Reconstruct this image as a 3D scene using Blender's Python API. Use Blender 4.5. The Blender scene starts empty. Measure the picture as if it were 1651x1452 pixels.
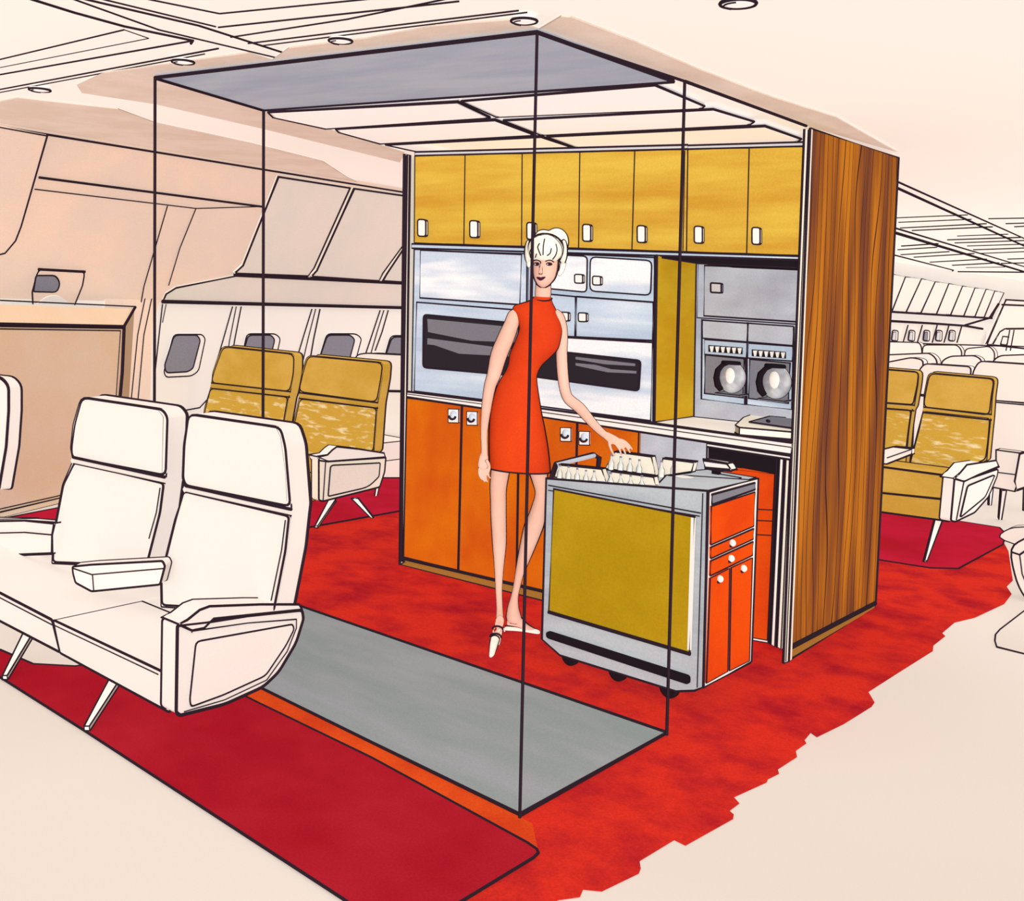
import bpy, math, random
import numpy as np
from mathutils import Vector, Matrix
random.seed(3)
scene = bpy.context.scene
COL = scene.collection
# ------------------------------------------------------------------ camera model (calibrated, world: X along galley, Y into cabin, Z up)
CAM = np.array([3.765721229, -4.260663984, 1.415722818])
ROT = np.array([[0.7350569410555823, 0.6760817387220387, 0.05103700591330995],
                [0.0012703698425535759, 0.07390173161097091, -0.9972647192322424],
                [-0.6780041884579131, 0.7331111898146727, 0.053463106924697135]])
FPX, CX, CY = 1738.2431348, 628.44187224, 363.0334963
IW, IH = 1651, 1452

def V(*a): return np.array(a, float)
def ray(x, y): return ROT.T @ V((x - CX) / FPX, (y - CY) / FPX, 1.0)
def plane(p, n): return (np.array(p, float), np.array(n, float))
def at(x, y, pl):
    d = ray(x, y); p, n = pl
    return CAM + d * (np.dot(p - CAM, n) / np.dot(d, n))
def poly(pts, pl): return [at(x, y, pl) for x, y in pts]
def shift(pl, d):
    p, n = pl; n = n / np.linalg.norm(n)
    return (p + n * d, n)
def PX(c): return plane((c, 0, 0), (1, 0, 0))
def PY(c): return plane((0, c, 0), (0, -1, 0))
def PZ(c): return plane((0, 0, c), (0, 0, 1))
def mpp(p):  # metres covered by one drawing unit at point p
    return float(ROT[2] @ (np.array(p) - CAM)) / FPX
FL = PZ(0.0)
unit = lambda v: v / np.linalg.norm(v)

# ------------------------------------------------------------------ materials
def lin(c):
    o = []
    for v in c:
        v = v / 255.0
        o.append(v / 12.92 if v <= 0.04045 else ((v + 0.055) / 1.055) ** 2.4)
    return (*o, 1.0)

def N(nt, t, **k):
    n = nt.nodes.new(t)
    for a, b in k.items(): setattr(n, a, b)
    return n

INKC = (46, 33, 42)
def mat(name, c1, c2=None, scale=(3, 3, 3), lo=0.4, hi=0.6, detail=3.0, rim=0.0, grain=0.05, c3=None, rough=0.6):
    m = bpy.data.materials.new(name); m.use_nodes = True
    nt = m.node_tree; nt.nodes.clear(); L = nt.links.new
    out = N(nt, 'ShaderNodeOutputMaterial'); bs = N(nt, 'ShaderNodeBsdfDiffuse')
    L(bs.outputs[0], out.inputs[0])
    tc = N(nt, 'ShaderNodeTexCoord')
    col = None
    if c2 is not None:
        mp = N(nt, 'ShaderNodeMapping'); mp.inputs['Scale'].default_value = scale
        L(tc.outputs['Object'], mp.inputs[0])
        nz = N(nt, 'ShaderNodeTexNoise'); nz.inputs['Scale'].default_value = 1.0
        nz.inputs['Detail'].default_value = detail; nz.inputs['Roughness'].default_value = rough
        L(mp.outputs[0], nz.inputs['Vector'])
        rp = N(nt, 'ShaderNodeValToRGB')
        rp.color_ramp.elements[0].position = lo; rp.color_ramp.elements[0].color = lin(c1)
        rp.color_ramp.elements[1].position = hi; rp.color_ramp.elements[1].color = lin(c2)
        if c3 is not None:
            e = rp.color_ramp.elements.new(min(0.99, hi + (hi - lo))); e.color = lin(c3)
        L(nz.outputs[0], rp.inputs[0]); col = rp.outputs[0]
    else:
        rg = N(nt, 'ShaderNodeRGB'); rg.outputs[0].default_value = lin(c1); col = rg.outputs[0]
    if grain:
        g = N(nt, 'ShaderNodeTexNoise'); g.inputs['Scale'].default_value = 160.0; g.inputs['Detail'].default_value = 1.0
        L(tc.outputs['Object'], g.inputs['Vector'])
        mr = N(nt, 'ShaderNodeMapRange'); mr.inputs[1].default_value = 0.3; mr.inputs[2].default_value = 0.7
        mr.inputs[3].default_value = 1 - grain; mr.inputs[4].default_value = 1 + grain
        L(g.outputs[0], mr.inputs[0])
        mx = N(nt, 'ShaderNodeVectorMath', operation='SCALE')
        L(col, mx.inputs[0]); L(mr.outputs[0], mx.inputs['Scale']); col = mx.outputs[0]
    if rim:
        lw = N(nt, 'ShaderNodeLayerWeight'); lw.inputs[0].default_value = 0.5
        mr = N(nt, 'ShaderNodeMapRange'); mr.inputs[1].default_value = rim - 0.04; mr.inputs[2].default_value = rim + 0.04
        L(lw.outputs['Facing'], mr.inputs[0])
        mx = N(nt, 'ShaderNodeMix', data_type='RGBA')
        L(mr.outputs[0], mx.inputs[0]); L(col, mx.inputs[6]); mx.inputs[7].default_value = lin(INKC); col = mx.outputs[2]
    L(col, bs.inputs[0])
    return m

M = {}
M['ink'] = mat('ink_line', INKC, grain=0)
M['paper'] = mat('paper_white', (238, 226, 216), grain=0.0)
M['floor'] = mat('floor_white', (228, 217, 209), (216, 203, 192), scale=(.35, .35, .35), lo=.35, hi=.65, detail=1, grain=0.01)
M['ceil'] = mat('ceiling_white', (254, 245, 236), grain=0.0)
M['seatwhite'] = mat('seat_white_cloth', (238, 227, 219), grain=0.012)
M['seatwhite2'] = mat('seat_white_side', (250, 235, 226), grain=0.012)
M['white'] = mat('white_enamel', (242, 234, 226), grain=0.0)
M['cream'] = mat('cream_enamel', (240, 230, 212), grain=0.02)
M['gold'] = mat('mustard_door', (198, 146, 50), (214, 176, 68), scale=(.8, .8, 7), lo=.38, hi=.6)
M['gold_side'] = mat('mustard_side', (200, 150, 30), (206, 164, 40), scale=(2, 2, 6))
M['cartgold'] = mat('mustard_cart_panel', (174, 138, 20), (182, 146, 26), scale=(3, 3, 3))
M['goldseat'] = mat('mustard_upholstery', (196, 153, 60), (206, 164, 76), scale=(3, 3, 5))
M['goldseat2'] = mat('mustard_woven_back', (200, 157, 62), (230, 208, 160), scale=(9, 9, 42), lo=.54, hi=.7, detail=2)
M['orange'] = mat('orange_door', (212, 108, 18), (198, 82, 20), scale=(2.2, 2.2, 1.7), lo=.4, hi=.62)
M['cartorange'] = mat('vivid_orange', (226, 78, 18), (216, 68, 20), scale=(4, 4, 4))
M['silver'] = mat('silver_sheen_streaks', (178, 192, 210), (196, 208, 222), scale=(.7, .7, 6), lo=.42, hi=.54, c3=(226, 230, 232))  # reflection bands of the metal put into the colour as pale streaks
M['silverwhite'] = mat('bright_silver_sheen', (236, 236, 236), (196, 206, 220), scale=(.8, .8, 5), lo=.46, hi=.56)  # near-white silver, its reflections also painted in as streaks
M['grey'] = mat('grey_metal', (172, 172, 182), (196, 200, 208), scale=(2, 2, 3), lo=.4, hi=.62)
M['cartgrey'] = mat('trolley_grey_metal', (186, 192, 196), (170, 176, 182), scale=(1.2, 1.2, 9), lo=.4, hi=.6)
M['dgrey'] = mat('dark_grey', (128, 126, 134), grain=.06)
M['glass'] = mat('oven_glass', (44, 38, 44), grain=0.03)
M['ovengrey'] = mat('oven_reflection_grey', (120, 116, 124), grain=.05)  # tone of the reflections painted on the oven windows
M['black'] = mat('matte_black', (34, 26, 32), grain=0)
M['skin'] = mat('skin', (232, 184, 164), (226, 174, 152), scale=(4, 4, 4), rim=0.55, grain=.02)
M['lip'] = mat('lip_ink', (70, 30, 50), grain=0)
M['dress'] = mat('dress_orange', (212, 66, 24), (202, 58, 26), scale=(4, 4, 2), rim=0.60, grain=.05)
M['hair'] = mat('platinum_hair', (246, 238, 222), rim=0.58, grain=.0)
M['shoe'] = mat('cream_shoe', (250, 236, 222), rim=0.6, grain=0)
M['bottle'] = mat('bottle_glass', (206, 206, 198), (226, 224, 216), scale=(20, 20, 20), rim=0.52, grain=0)
M['pot'] = mat('coffee_pot_glass', (150, 148, 156), (205, 205, 205), scale=(7, 7, 7), lo=.45, hi=.6, rim=0.6, grain=0)
M['carpet'] = mat('red_carpet', (204, 46, 34), (160, 27, 38), scale=(4.2, 4.2, 4.2), lo=.42, hi=.68, detail=5, grain=.1)
M['orangecarpet'] = mat('orange_red_border', (214, 78, 28), (200, 62, 28), scale=(3, 3, 3), detail=4, grain=.08)
M['crimson'] = mat('crimson_carpet', (158, 22, 36), (172, 34, 46), scale=(2, 2, 2), lo=.4, hi=.7, detail=3, grain=.07)
M['crimson2'] = mat('rose_crimson_carpet', (186, 30, 56), (174, 28, 46), scale=(2, 2, 2), grain=.08)
M['mat'] = mat('grey_mat', (136, 144, 144), (150, 152, 156), scale=(1.2, 4, 1), lo=.4, hi=.65, grain=.05)
M['ceilgrey'] = mat('blue_grey_panel', (160, 165, 180), (176, 178, 188), scale=(1.2, 4, 1), lo=.4, hi=.65, grain=.04)
M['beige'] = mat('beige_shade_stroke', (218, 194, 177), (226, 204, 189), scale=(3, 3, 3), grain=.04)  # tone of the shadow strokes painted on the ceiling
M['peach'] = mat('peach_panel', (246, 216, 194), (236, 212, 196), scale=(1.6, 1.6, 1.6), lo=.4, hi=.62, grain=.04)
M['tan'] = mat('tan_panel', (236, 204, 172), (238, 212, 188), scale=(1.2, 1.2, 1.2), lo=.4, hi=.62, grain=.04)
M['greige'] = mat('greige_panel', (226, 218, 206), (234, 220, 208), scale=(1.5, 1.5, 1.5), lo=.4, hi=.62, grain=.04)
M['shade'] = mat('window_shade_grey', (134, 132, 142), grain=.1)
M['kick'] = mat('brown_kick', (160, 112, 50), grain=.05)
M['lightpanel'] = mat('white_diffuser', (255, 248, 243), grain=0)
M['ltgrey'] = mat('pale_grey', (206, 200, 202), grain=.02)

def wood():
    m = bpy.data.materials.new('walnut_grain'); m.use_nodes = True
    nt = m.node_tree; nt.nodes.clear(); L = nt.links.new
    out = N(nt, 'ShaderNodeOutputMaterial'); bs = N(nt, 'ShaderNodeBsdfDiffuse'); L(bs.outputs[0], out.inputs[0])
    tc = N(nt, 'ShaderNodeTexCoord')
    mp = N(nt, 'ShaderNodeMapping'); mp.inputs['Scale'].default_value = (1, 2.6, .6); L(tc.outputs['Object'], mp.inputs[0])
    nz = N(nt, 'ShaderNodeTexNoise'); nz.inputs['Scale'].default_value = 1.5; nz.inputs['Detail'].default_value = .6
    L(mp.outputs[0], nz.inputs['Vector'])
    sep = N(nt, 'ShaderNodeSeparateXYZ'); L(tc.outputs['Object'], sep.inputs[0])
    a = N(nt, 'ShaderNodeMath', operation='MULTIPLY'); L(nz.outputs[0], a.inputs[0]); a.inputs[1].default_value = .26
    b = N(nt, 'ShaderNodeMath', operation='ADD'); L(sep.outputs[1], b.inputs[0]); L(a.outputs[0], b.inputs[1])
    c = N(nt, 'ShaderNodeMath', operation='MULTIPLY'); L(b.outputs[0], c.inputs[0]); c.inputs[1].default_value = 14.0
    d = N(nt, 'ShaderNodeMath', operation='FRACT'); L(c.outputs[0], d.inputs[0])
    e = N(nt, 'ShaderNodeMath', operation='LESS_THAN'); L(d.outputs[0], e.inputs[0]); e.inputs[1].default_value = .10
    mp2 = N(nt, 'ShaderNodeMapping'); mp2.inputs['Scale'].default_value = (1, 5.5, .5); L(tc.outputs['Object'], mp2.inputs[0])
    n2 = N(nt, 'ShaderNodeTexNoise'); n2.inputs['Scale'].default_value = 1.3; n2.inputs['Detail'].default_value = 3; L(mp2.outputs[0], n2.inputs['Vector'])
    rp = N(nt, 'ShaderNodeValToRGB'); L(n2.outputs[0], rp.inputs[0])
    rp.color_ramp.elements[0].position = .36; rp.color_ramp.elements[0].color = lin((110, 62, 44))
    rp.color_ramp.elements[1].position = .64; rp.color_ramp.elements[1].color = lin((186, 112, 34))
    el = rp.color_ramp.elements.new(.5); el.color = lin((150, 86, 34))
    mx = N(nt, 'ShaderNodeMix', data_type='RGBA'); L(e.outputs[0], mx.inputs[0]); L(rp.outputs[0], mx.inputs[6]); mx.inputs[7].default_value = lin((62, 36, 34))
    L(mx.outputs[2], bs.inputs[0]); return m
M['wood'] = wood()

# ------------------------------------------------------------------ mesh builder
class MB:
    def __init__(s, *mats):
        s.v, s.f, s.m = [], [], []
        s.mats = list(mats) or ['white']
    def mi(s, name):
        if name not in s.mats: s.mats.append(name)
        return s.mats.index(name)
    def add(s, vs, fs, mat=None):
        b = len(s.v); i = s.mi(mat or s.mats[0])
        s.v += [np.array(v, float) for v in vs]
        s.f += [tuple(b + k for k in f) for f in fs]; s.m += [i] * len(fs)
    def tube(s, pts, px=3.0, closed=False, mat='ink', r=None, sides=6):
        pts = [np.array(p, float) for p in pts]
        n = len(pts)
        if r is None:
            r = px * .52 * np.mean([mpp(p) for p in pts])
        vs, fs = [], []
        ref = None
        for i, p in enumerate(pts):
            if closed: t = pts[(i + 1) % n] - pts[i - 1]
            else: t = pts[min(i + 1, n - 1)] - pts[max(i - 1, 0)]
            if np.linalg.norm(t) < 1e-9: t = V(0, 0, 1)
            t = unit(t)
            if ref is None:
                ref = V(0, 0, 1) if abs(t[2]) < .9 else V(1, 0, 0)
            a = ref - t * np.dot(ref, t)
            if np.linalg.norm(a) < 1e-6: a = np.cross(t, V(0.3, .5, .8))
            a = unit(a); ref = a; b = np.cross(t, a)
            k = 1.0
            if 0 < i < n - 1 or closed:
                u1 = unit(pts[i] - pts[i - 1]); u2 = unit(pts[(i + 1) % n] - pts[i])
                k = min(1.5, 1 / max(.5, math.sqrt(max(0, (1 + np.dot(u1, u2)) / 2))))
            rr = r[i] if isinstance(r, (list, tuple)) else r
            for j in range(sides):
                w = 2 * math.pi * (j + .5) / sides
                vs.append(p + rr * k * (math.cos(w) * a + math.sin(w) * b))
        m = n if closed else n - 1
        for i in range(m):
            o, q = i * sides, ((i + 1) % n) * sides
            for j in range(sides):
                fs.append((o + j, o + (j + 1) % sides, q + (j + 1) % sides, q + j))
        if not closed:
            fs.append(tuple(reversed(range(sides)))); fs.append(tuple((n - 1) * sides + j for j in range(sides)))
        s.add(vs, fs, mat)
    def prism(s, P, vec, mat=None, ink=3.0, edges='all', backink=None, smooth_deg=28):
        """polygon P (list of 3-D points) extruded by vec; dark seam piping on its edges"""
        P = [np.array(p, float) for p in P]; vec = np.array(vec, float); n = len(P)
        nrm = sum(np.cross(P[i] - P[0], P[(i + 1) % n] - P[0]) for i in range(1, n - 1))
        Q = [p + vec for p in P]
        if np.dot(nrm, vec) > 0: top, bot = list(reversed(range(n))), [n + i for i in range(n)]
        else: top, bot = list(range(n)), [n + i for i in reversed(range(n))]
        fs = [tuple(top), tuple(bot)]
        for i in range(n):
            j = (i + 1) % n
            q = (i, i + n, j + n, j)
            fs.append(q if np.dot(nrm, vec) <= 0 else tuple(reversed(q)))
        s.add(P + Q, fs, mat)
        if ink:
            s.tube(P, ink, True)
            if edges == 'all':
                s.tube(Q, backink or ink * .8, True)
                for i in range(n):
                    a, b = unit(P[i] - P[i - 1]), unit(P[(i + 1) % n] - P[i])
                    if np.dot(a, b) < math.cos(math.radians(smooth_deg)):
                        s.tube([P[i], Q[i]], ink * .8)
    def loft(s, rings, mat=None, sub=3, sides=20, cap=True):
        """rings: (centre, axis_a, ra, axis_b, rb); Catmull-Rom interpolated"""
        C = np.array([np.concatenate([r[0], r[1] * r[2], r[3] * r[4]]) for r in rings])
        out = []
        for i in range(len(C) - 1):
            p0, p1, p2, p3 = C[max(i - 1, 0)], C[i], C[i + 1], C[min(i + 2, len(C) - 1)]
            for k in range(sub):
                t = k / sub
                out.append(.5 * (2 * p1 + (p2 - p0) * t + (2 * p0 - 5 * p1 + 4 * p2 - p3) * t * t + (3 * p1 - p0 - 3 * p2 + p3) * t ** 3))
        out.append(C[-1])
        vs, fs = [], []
        for o in out:
            for j in range(sides):
                w = 2 * math.pi * j / sides
                vs.append(o[:3] + math.cos(w) * o[3:6] + math.sin(w) * o[6:9])
        for i in range(len(out) - 1):
            for j in range(sides):
                a, b = i * sides + j, i * sides + (j + 1) % sides
                fs.append((a, b, b + sides, a + sides))
        if cap:
            fs.append(tuple(reversed(range(sides)))); fs.append(tuple((len(out) - 1) * sides + j for j in range(sides)))
        s.add(vs, fs, mat)
    def ell(s, c, A, B, Cc, mat=None, nu=20, nv=12):
        vs, fs = [], []
        vs.append(c + Cc)
        for i in range(1, nv):
            ph = math.pi * i / nv
            for j in range(nu):
                th = 2 * math.pi * j / nu
                vs.append(c + A * (math.sin(ph) * math.cos(th)) + B * (math.sin(ph) * math.sin(th)) + Cc * math.cos(ph))
        vs.append(c - Cc); e = len(vs) - 1
        for j in range(nu): fs.append((0, 1 + j, 1 + (j + 1) % nu))
        for i in range(nv - 2):
            for j in range(nu):
                a, b = 1 + i * nu + j, 1 + i * nu + (j + 1) % nu
                fs.append((a, a + nu, b + nu, b))
        o = 1 + (nv - 2) * nu
        for j in range(nu): fs.append((e, o + (j + 1) % nu, o + j))
        s.add(vs, fs, mat)
    def lathe(s, base, prof, mat=None, sides=16, up=V(0, 0, 1)):
        up = unit(np.array(up, float)); a = unit(np.cross(up, V(.3, .8, .1) if abs(up[1]) < .9 else V(1, 0, 0))); b = np.cross(up, a)
        vs, fs = [], []
        for r, h in prof:
            for j in range(sides):
                w = 2 * math.pi * j / sides
                vs.append(base + up * h + r * (math.cos(w) * a + math.sin(w) * b))
        n = len(prof)
        for i in range(n - 1):
            for j in range(sides):
                p, q = i * sides + j, i * sides + (j + 1) % sides
                fs.append((p, q, q + sides, p + sides))
        fs.append(tuple(reversed(range(sides)))); fs.append(tuple((n - 1) * sides + j for j in range(sides)))
        s.add(vs, fs, mat)
    def build(s, name, parent=None, base=None, smooth=False, remesh=None):
        if base is None:
            base = np.array(wloc(parent)) if parent else V(0, 0, 0)
        me = bpy.data.meshes.new(name)
        me.from_pydata([tuple(v - base) for v in s.v], [], s.f)
        for m in s.mats: me.materials.append(M[m])
        me.polygons.foreach_set('material_index', s.m)
        if smooth: me.polygons.foreach_set('use_smooth', [True] * len(me.polygons))
        me.update()
        o = bpy.data.objects.new(name, me); COL.objects.link(o)
        if parent: o.parent = parent
        else: o.location = tuple(base)
        if remesh:
            r = o.modifiers.new('surface', 'REMESH'); r.mode = 'VOXEL'; r.voxel_size = remesh; r.use_smooth_shade = True
            sm = o.modifiers.new('soften', 'SMOOTH'); sm.factor = .5; sm.iterations = 2
        return o

def wloc(o):
    p = np.zeros(3)
    while o is not None:
        p += np.array(o.location); o = o.parent
    return tuple(p)

def tag(o, label=None, cat=None, group=None, kind=None):
    if label: o['label'] = label
    if cat: o['category'] = cat
    if group: o['group'] = group
    if kind: o['kind'] = kind
    return o
def thing(name, label, cat, base, group=None):
    o = bpy.data.objects.new(name, None); COL.objects.link(o)
    o.location = tuple(float(x) for x in base); o.empty_display_size = .1
    return tag(o, label, cat, group)
def struct(name, mb, parent=None):
    o = mb.build(name, parent)
    if not parent: o['kind'] = 'structure'
    return o

def smoothpts(pts, sub=4, closed=True):
    """Catmull-Rom through 2-D points"""
    n = len(pts); P = [np.array(p, float) for p in pts]; out = []
    rng = range(n) if closed else range(n - 1)
    for i in rng:
        g = (lambda k: P[k % n]) if closed else (lambda k: P[min(max(k, 0), n - 1)])
        p0, p1, p2, p3 = g(i - 1), g(i), g(i + 1), g(i + 2)
        for k in range(sub):
            t = k / sub
            out.append(.5 * (2 * p1 + (p2 - p0) * t + (2 * p0 - 5 * p1 + 4 * p2 - p3) * t * t + (3 * p1 - p0 - 3 * p2 + p3) * t ** 3))
    if not closed: out.append(P[-1])
    return out
def roundpoly(pts, rad=8, seg=3):
    """polygon with rounded corners (2-D)"""
    n = len(pts); out = []
    for i in range(n):
        p = np.array(pts[i], float); a = np.array(pts[i - 1], float); b = np.array(pts[(i + 1) % n], float)
        ra = rad[i] if isinstance(rad, (list, tuple)) else rad
        if ra <= 0: out.append(p); continue
        la, lb = np.linalg.norm(a - p), np.linalg.norm(b - p)
        r = min(ra, la * .45, lb * .45)
        s, e = p + (a - p) / la * r, p + (b - p) / lb * r
        for k in range(seg + 1):
            t = k / seg
            out.append((1 - t) ** 2 * s + 2 * t * (1 - t) * p + t * t * e)
    return out

# ================================================================== SETTING
HC = 2.15
CE = PZ(HC)
T0, T1 = at(0, 205, CE), at(650, 310, CE)
LIP = V(-2.427, .8, 1.418)
SN = np.cross(T1 - T0, LIP - T0); SN = unit(SN); SN = SN if SN[0] > 0 else -SN
SP = plane(T0, SN)                                   # slanted upper side wall
dS = unit(T1 - T0); dS2 = V(dS[0], dS[1], 0)
B0 = at(400, 490, SP)                                # foot of the slanted wall, where the window wall starts
WN = V(dS[1], -dS[0], 0)
WN = WN if WN[0] > 0 else -WN
WP = plane(B0, WN)                                   # vertical window wall
ZB = B0[2]

f = MB('floor'); f.add([(-6, -7, 0), (9, -7, 0), (9, 27, 0), (-6, 27, 0)], [(0, 1, 2, 3)])
struct('floor', f)

c = MB('ceil')
c.add([(-6, -7, HC + .03), (9, -7, HC + .03), (9, 27, HC + .03), (-6, 27, HC + .03)], [(3, 2, 1, 0)])
CU = PZ(HC + .028)
def cl(pts, px=2.6):
    c.tube(poly(pts, CU), px)
for pts, w in [([(40, -5), (120, 20), (200, 42), (311, 65)], 5), ([(100, -8), (256, 48), (454, 95)], 3), ([(118, -6), (320, 41), (486, 94)], 4),
               ([(225, -4), (354, 22)], 3), ([(354, 22), (600, -2)], 3), ([(150, -5), (348, 43)], 3), ([(352, 44), (660, 11), (740, 2)], 3.4),
               ([(372, 60), (560, 31), (721, -2)], 3), ([(400, 70), (660, 38), (836, 17)], 3), ([(420, 74), (640, 46), (850, 20)], 2.4),
               ([(-5, 97), (200, 48)], 2.6), ([(-5, 121), (308, 66)], 3.2), ([(-5, 145), (352, 78)], 3), ([(200, 48), (240, 62)], 1.6), ([(-5, 110), (240, 62)], 1.4),
               ([(-5, 150), (330, 87)], 2), ([(311, 65), (308, 70)], 5)]:
    cl(pts, w)
# far cabin ceiling: long rails and slats
for pts, w in [([(1446, 292), (1660, 388)], 3), ([(1446, 302), (1660, 400)], 4), ([(1440, 366), (1660, 432)], 3), ([(1440, 373), (1660, 440)], 5),
               ([(1436, 409), (1537, 435)], 3), ([(1537, 435), (1526, 452)], 2), ([(1545, 437), (1660, 438)], 4), ([(1440, 351), (1560, 346)], 2.5), ([(1449, 358), (1566, 353)], 2.5),
               ([(1452, 367), (1590, 360)], 3), ([(1471, 371), (1600, 365)], 3.2), ([(1594, 352), (1655, 351)], 3), ([(1622, 360), (1655, 359)], 3), ([(1636, 365), (1655, 364)], 3),
               ([(1544, 380), (1625, 377)], 2.4), ([(1528, 386), (1645, 382)], 3.4), ([(1540, 391), (1655, 387)], 3), ([(1560, 396), (1655, 393)], 2.6), ([(1570, 402), (1655, 399)], 3.2),
               ([(1580, 408), (1655, 405)], 2.6), ([(1454, 396), (1512, 392)], 3.4), ([(1448, 402), (1510, 398)], 3), ([(1453, 410), (1530, 405)], 3), ([(1474, 414), (1570, 408)], 3),
               ([(1500, 422), (1590, 417)], 3), ([(1536, 427), (1610, 423)], 3.2), ([(1558, 431), (1620, 430)], 2), ([(1625, 417), (1655, 416)], 3), ([(1615, 424), (1655, 423)], 3.2)]:
    cl(pts, w)
struct('ceiling', c)
# soft shadow strokes on the ceiling, painted as beige strips round the galley canopy
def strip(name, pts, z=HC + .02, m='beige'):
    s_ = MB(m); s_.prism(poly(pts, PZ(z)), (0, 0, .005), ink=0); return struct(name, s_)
strip('ceiling_shade_1', [(866, 50), (905, 27), (920, 28), (1020, 66), (1123, 111), (1244, 157), (1347, 189), (1446, 245), (1303, 204), (1103, 131)])
strip('ceiling_shade_2', [(466, 78), (594, 62), (703, 42), (830, 32), (868, 48), (866, 53), (430, 104)])
strip('ceiling_shade_3', [(124, 138), (168, 118), (400, 86), (440, 98), (250, 122), (425, 177), (652, 246), (645, 262), (425, 208), (250, 168), (132, 150)])
strip('ceiling_shade_4', [(-20, 168), (30, 158), (190, 176), (250, 198), (400, 230), (520, 260), (560, 286), (590, 300), (-20, 202)])

# side wall of the fuselage
w = MB('peach', 'white')
far = 27.0
def on_s(z, y):   # point on slanted plane with given height and y
    n, p = SN, SP[0]
    return V(p[0] - (n[1] * (y - p[1]) + n[2] * (z - p[2])) / n[0], y, z)
def on_w(z, y):
    return V(WP[0][0] - WN[1] * (y - WP[0][1]) / WN[0], y, z)
a0, a1 = on_s(HC + .03, -6), on_s(HC + .03, 3.6)
b0, b1 = on_s(ZB, -6), on_s(ZB, 3.6)
w.add([a0, a1, b1, b0], [(0, 1, 2, 3)], 'peach')
c0, c1 = on_w(ZB, -6), on_w(ZB, 3.6); d0, d1 = on_w(0, -6), on_w(0, 3.6)
w.add([c0, c1, d1, d0], [(0, 1, 2, 3)], 'white')
# the far stretch of the same wall runs straight on down the cabin
w.add([a1, V(a1[0], far, HC + .03), V(b1[0], far, ZB), b1], [(0, 1, 2, 3)], 'white')
w.add([c1, V(c1[0], far, ZB), V(c1[0], far, 0), d1], [(0, 1, 2, 3)], 'white')
w.tube([on_s(HC - .0, y) + V(.01, 0, 0) for y in np.linspace(-3, 3.5, 8)], 3.4)
WF = shift(WP, .006)
for pts, px in [([(375, 494), (362, 540), (349, 585), (338, 640), (322, 657), (300, 661)], 2.2), ([(381, 494), (370, 550), (366, 580)], 1.8), ([(389, 494), (379, 545), (374, 575)], 2.2),
                ([(503, 498), (490, 540), (478, 580)], 2.2), ([(509, 498), (497, 545), (489, 580)], 1.8), ([(516, 498), (506, 545), (500, 580)], 2.4),
                ([(613, 500), (603, 530), (588, 575)], 2.2), ([(619, 500), (608, 535), (598, 570)], 1.8), ([(626, 500), (616, 535), (605, 565)], 2.2),
                ([(262, 490), (256, 545), (250, 600), (246, 690)], 2.2), ([(268, 490), (262, 520)], 1.6)]:
    w.tube(poly(pts, WF), px)
SF = shift(SP, .008)
for pts, px in [([(63, 286), (422, 333)], 4), ([(56, 305), (250, 328), (316, 336), (420, 333)], 2), ([(270, 332), (250, 400), (232, 462), (215, 560)], 2), ([(316, 336), (290, 400), (272, 460)], 2)]:
    w.tube(poly(pts, SF), px)
struct('wall_left', w)
w = MB('paper'); w.add([(-6, far, 0), (9, far, 0), (9, far, 2.2), (-6, far, 2.2)], [(0, 1, 2, 3)]); struct('wall_far', w)

# peach jamb beside the closet
j = MB('peach')
j.prism(poly([(170, 482), (258, 484), (246, 520), (240, 700), (150, 700)], shift(WP, .01)), -WN * .008, ink=0)
for pts in ([(236, 470), (222, 540), (211, 650)], [(247, 470), (232, 540), (222, 650)]):
    j.tube(poly(pts, shift(WP, .013)), 2)
struct('trim_5', j)

# ------------------------------------------------ windows
def window(n, outer, inner, pl=WP, m='white', rad=7):
    fr = MB(m); fr.prism(poly(roundpoly(outer, rad), shift(pl, .022)), -pl[1] / np.linalg.norm(pl[1]) * .016, ink=2.2, edges='front')
    o = struct('window_%d' % n, fr)
    sh = MB('shade'); sh.prism(poly(roundpoly(inner, rad), shift(pl, .030)), -pl[1] / np.linalg.norm(pl[1]) * .006, ink=2.4, edges='front')
    sh.build('window_shade', o)
window(1, [(280, 539), (326, 539), (331, 546), (320, 598), (309, 606), (268, 608), (264, 600)], [(281, 540), (318, 540), (323, 548), (311, 594), (303, 599), (268, 601), (265, 590)])
window(2, [(398, 538), (444, 538), (452, 545), (440, 600), (385, 600)], [(400, 540), (437, 540), (443, 547), (432, 592), (386, 594)])
window(3, [(527, 538), (574, 538), (583, 545), (568, 600), (508, 600)], [(528, 540), (565, 540), (572, 547), (560, 592), (510, 592)])
window(4, [(630, 541), (680, 541), (690, 549), (676, 604), (612, 604)], [(632, 543), (672, 543), (678, 550), (666, 596), (614, 596)])
# small recessed window in the peach panel
r = MB('peach'); r.prism(poly(roundpoly([(62, 433), (137, 437), (133, 460), (120, 492), (53, 492), (52, 470)], [10, 8, 2, 2, 2, 2]), shift(SP, .014)), -SN * .010, ink=2.6, edges='front')
r.tube(poly([(62, 434), (137, 438)], shift(SP, .016)), 5)
o = struct('window_5', r)
sh = MB('shade'); sh.prism(poly(roundpoly([(58, 444), (90, 444), (97, 456), (92, 471), (54, 470)], [4, 8, 6, 8, 2]), shift(SP, .02)), -SN * .006, ink=2.6, edges='front'); sh.build('window_shade', o)
sl = MB('white'); sl.prism(poly(smoothpts([(60, 490), (75, 479), (92, 477), (105, 484), (112, 490)], 3, False), shift(SP, .018)), -SN * .004, ink=0); sl.build('window_sill', o)

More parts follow.
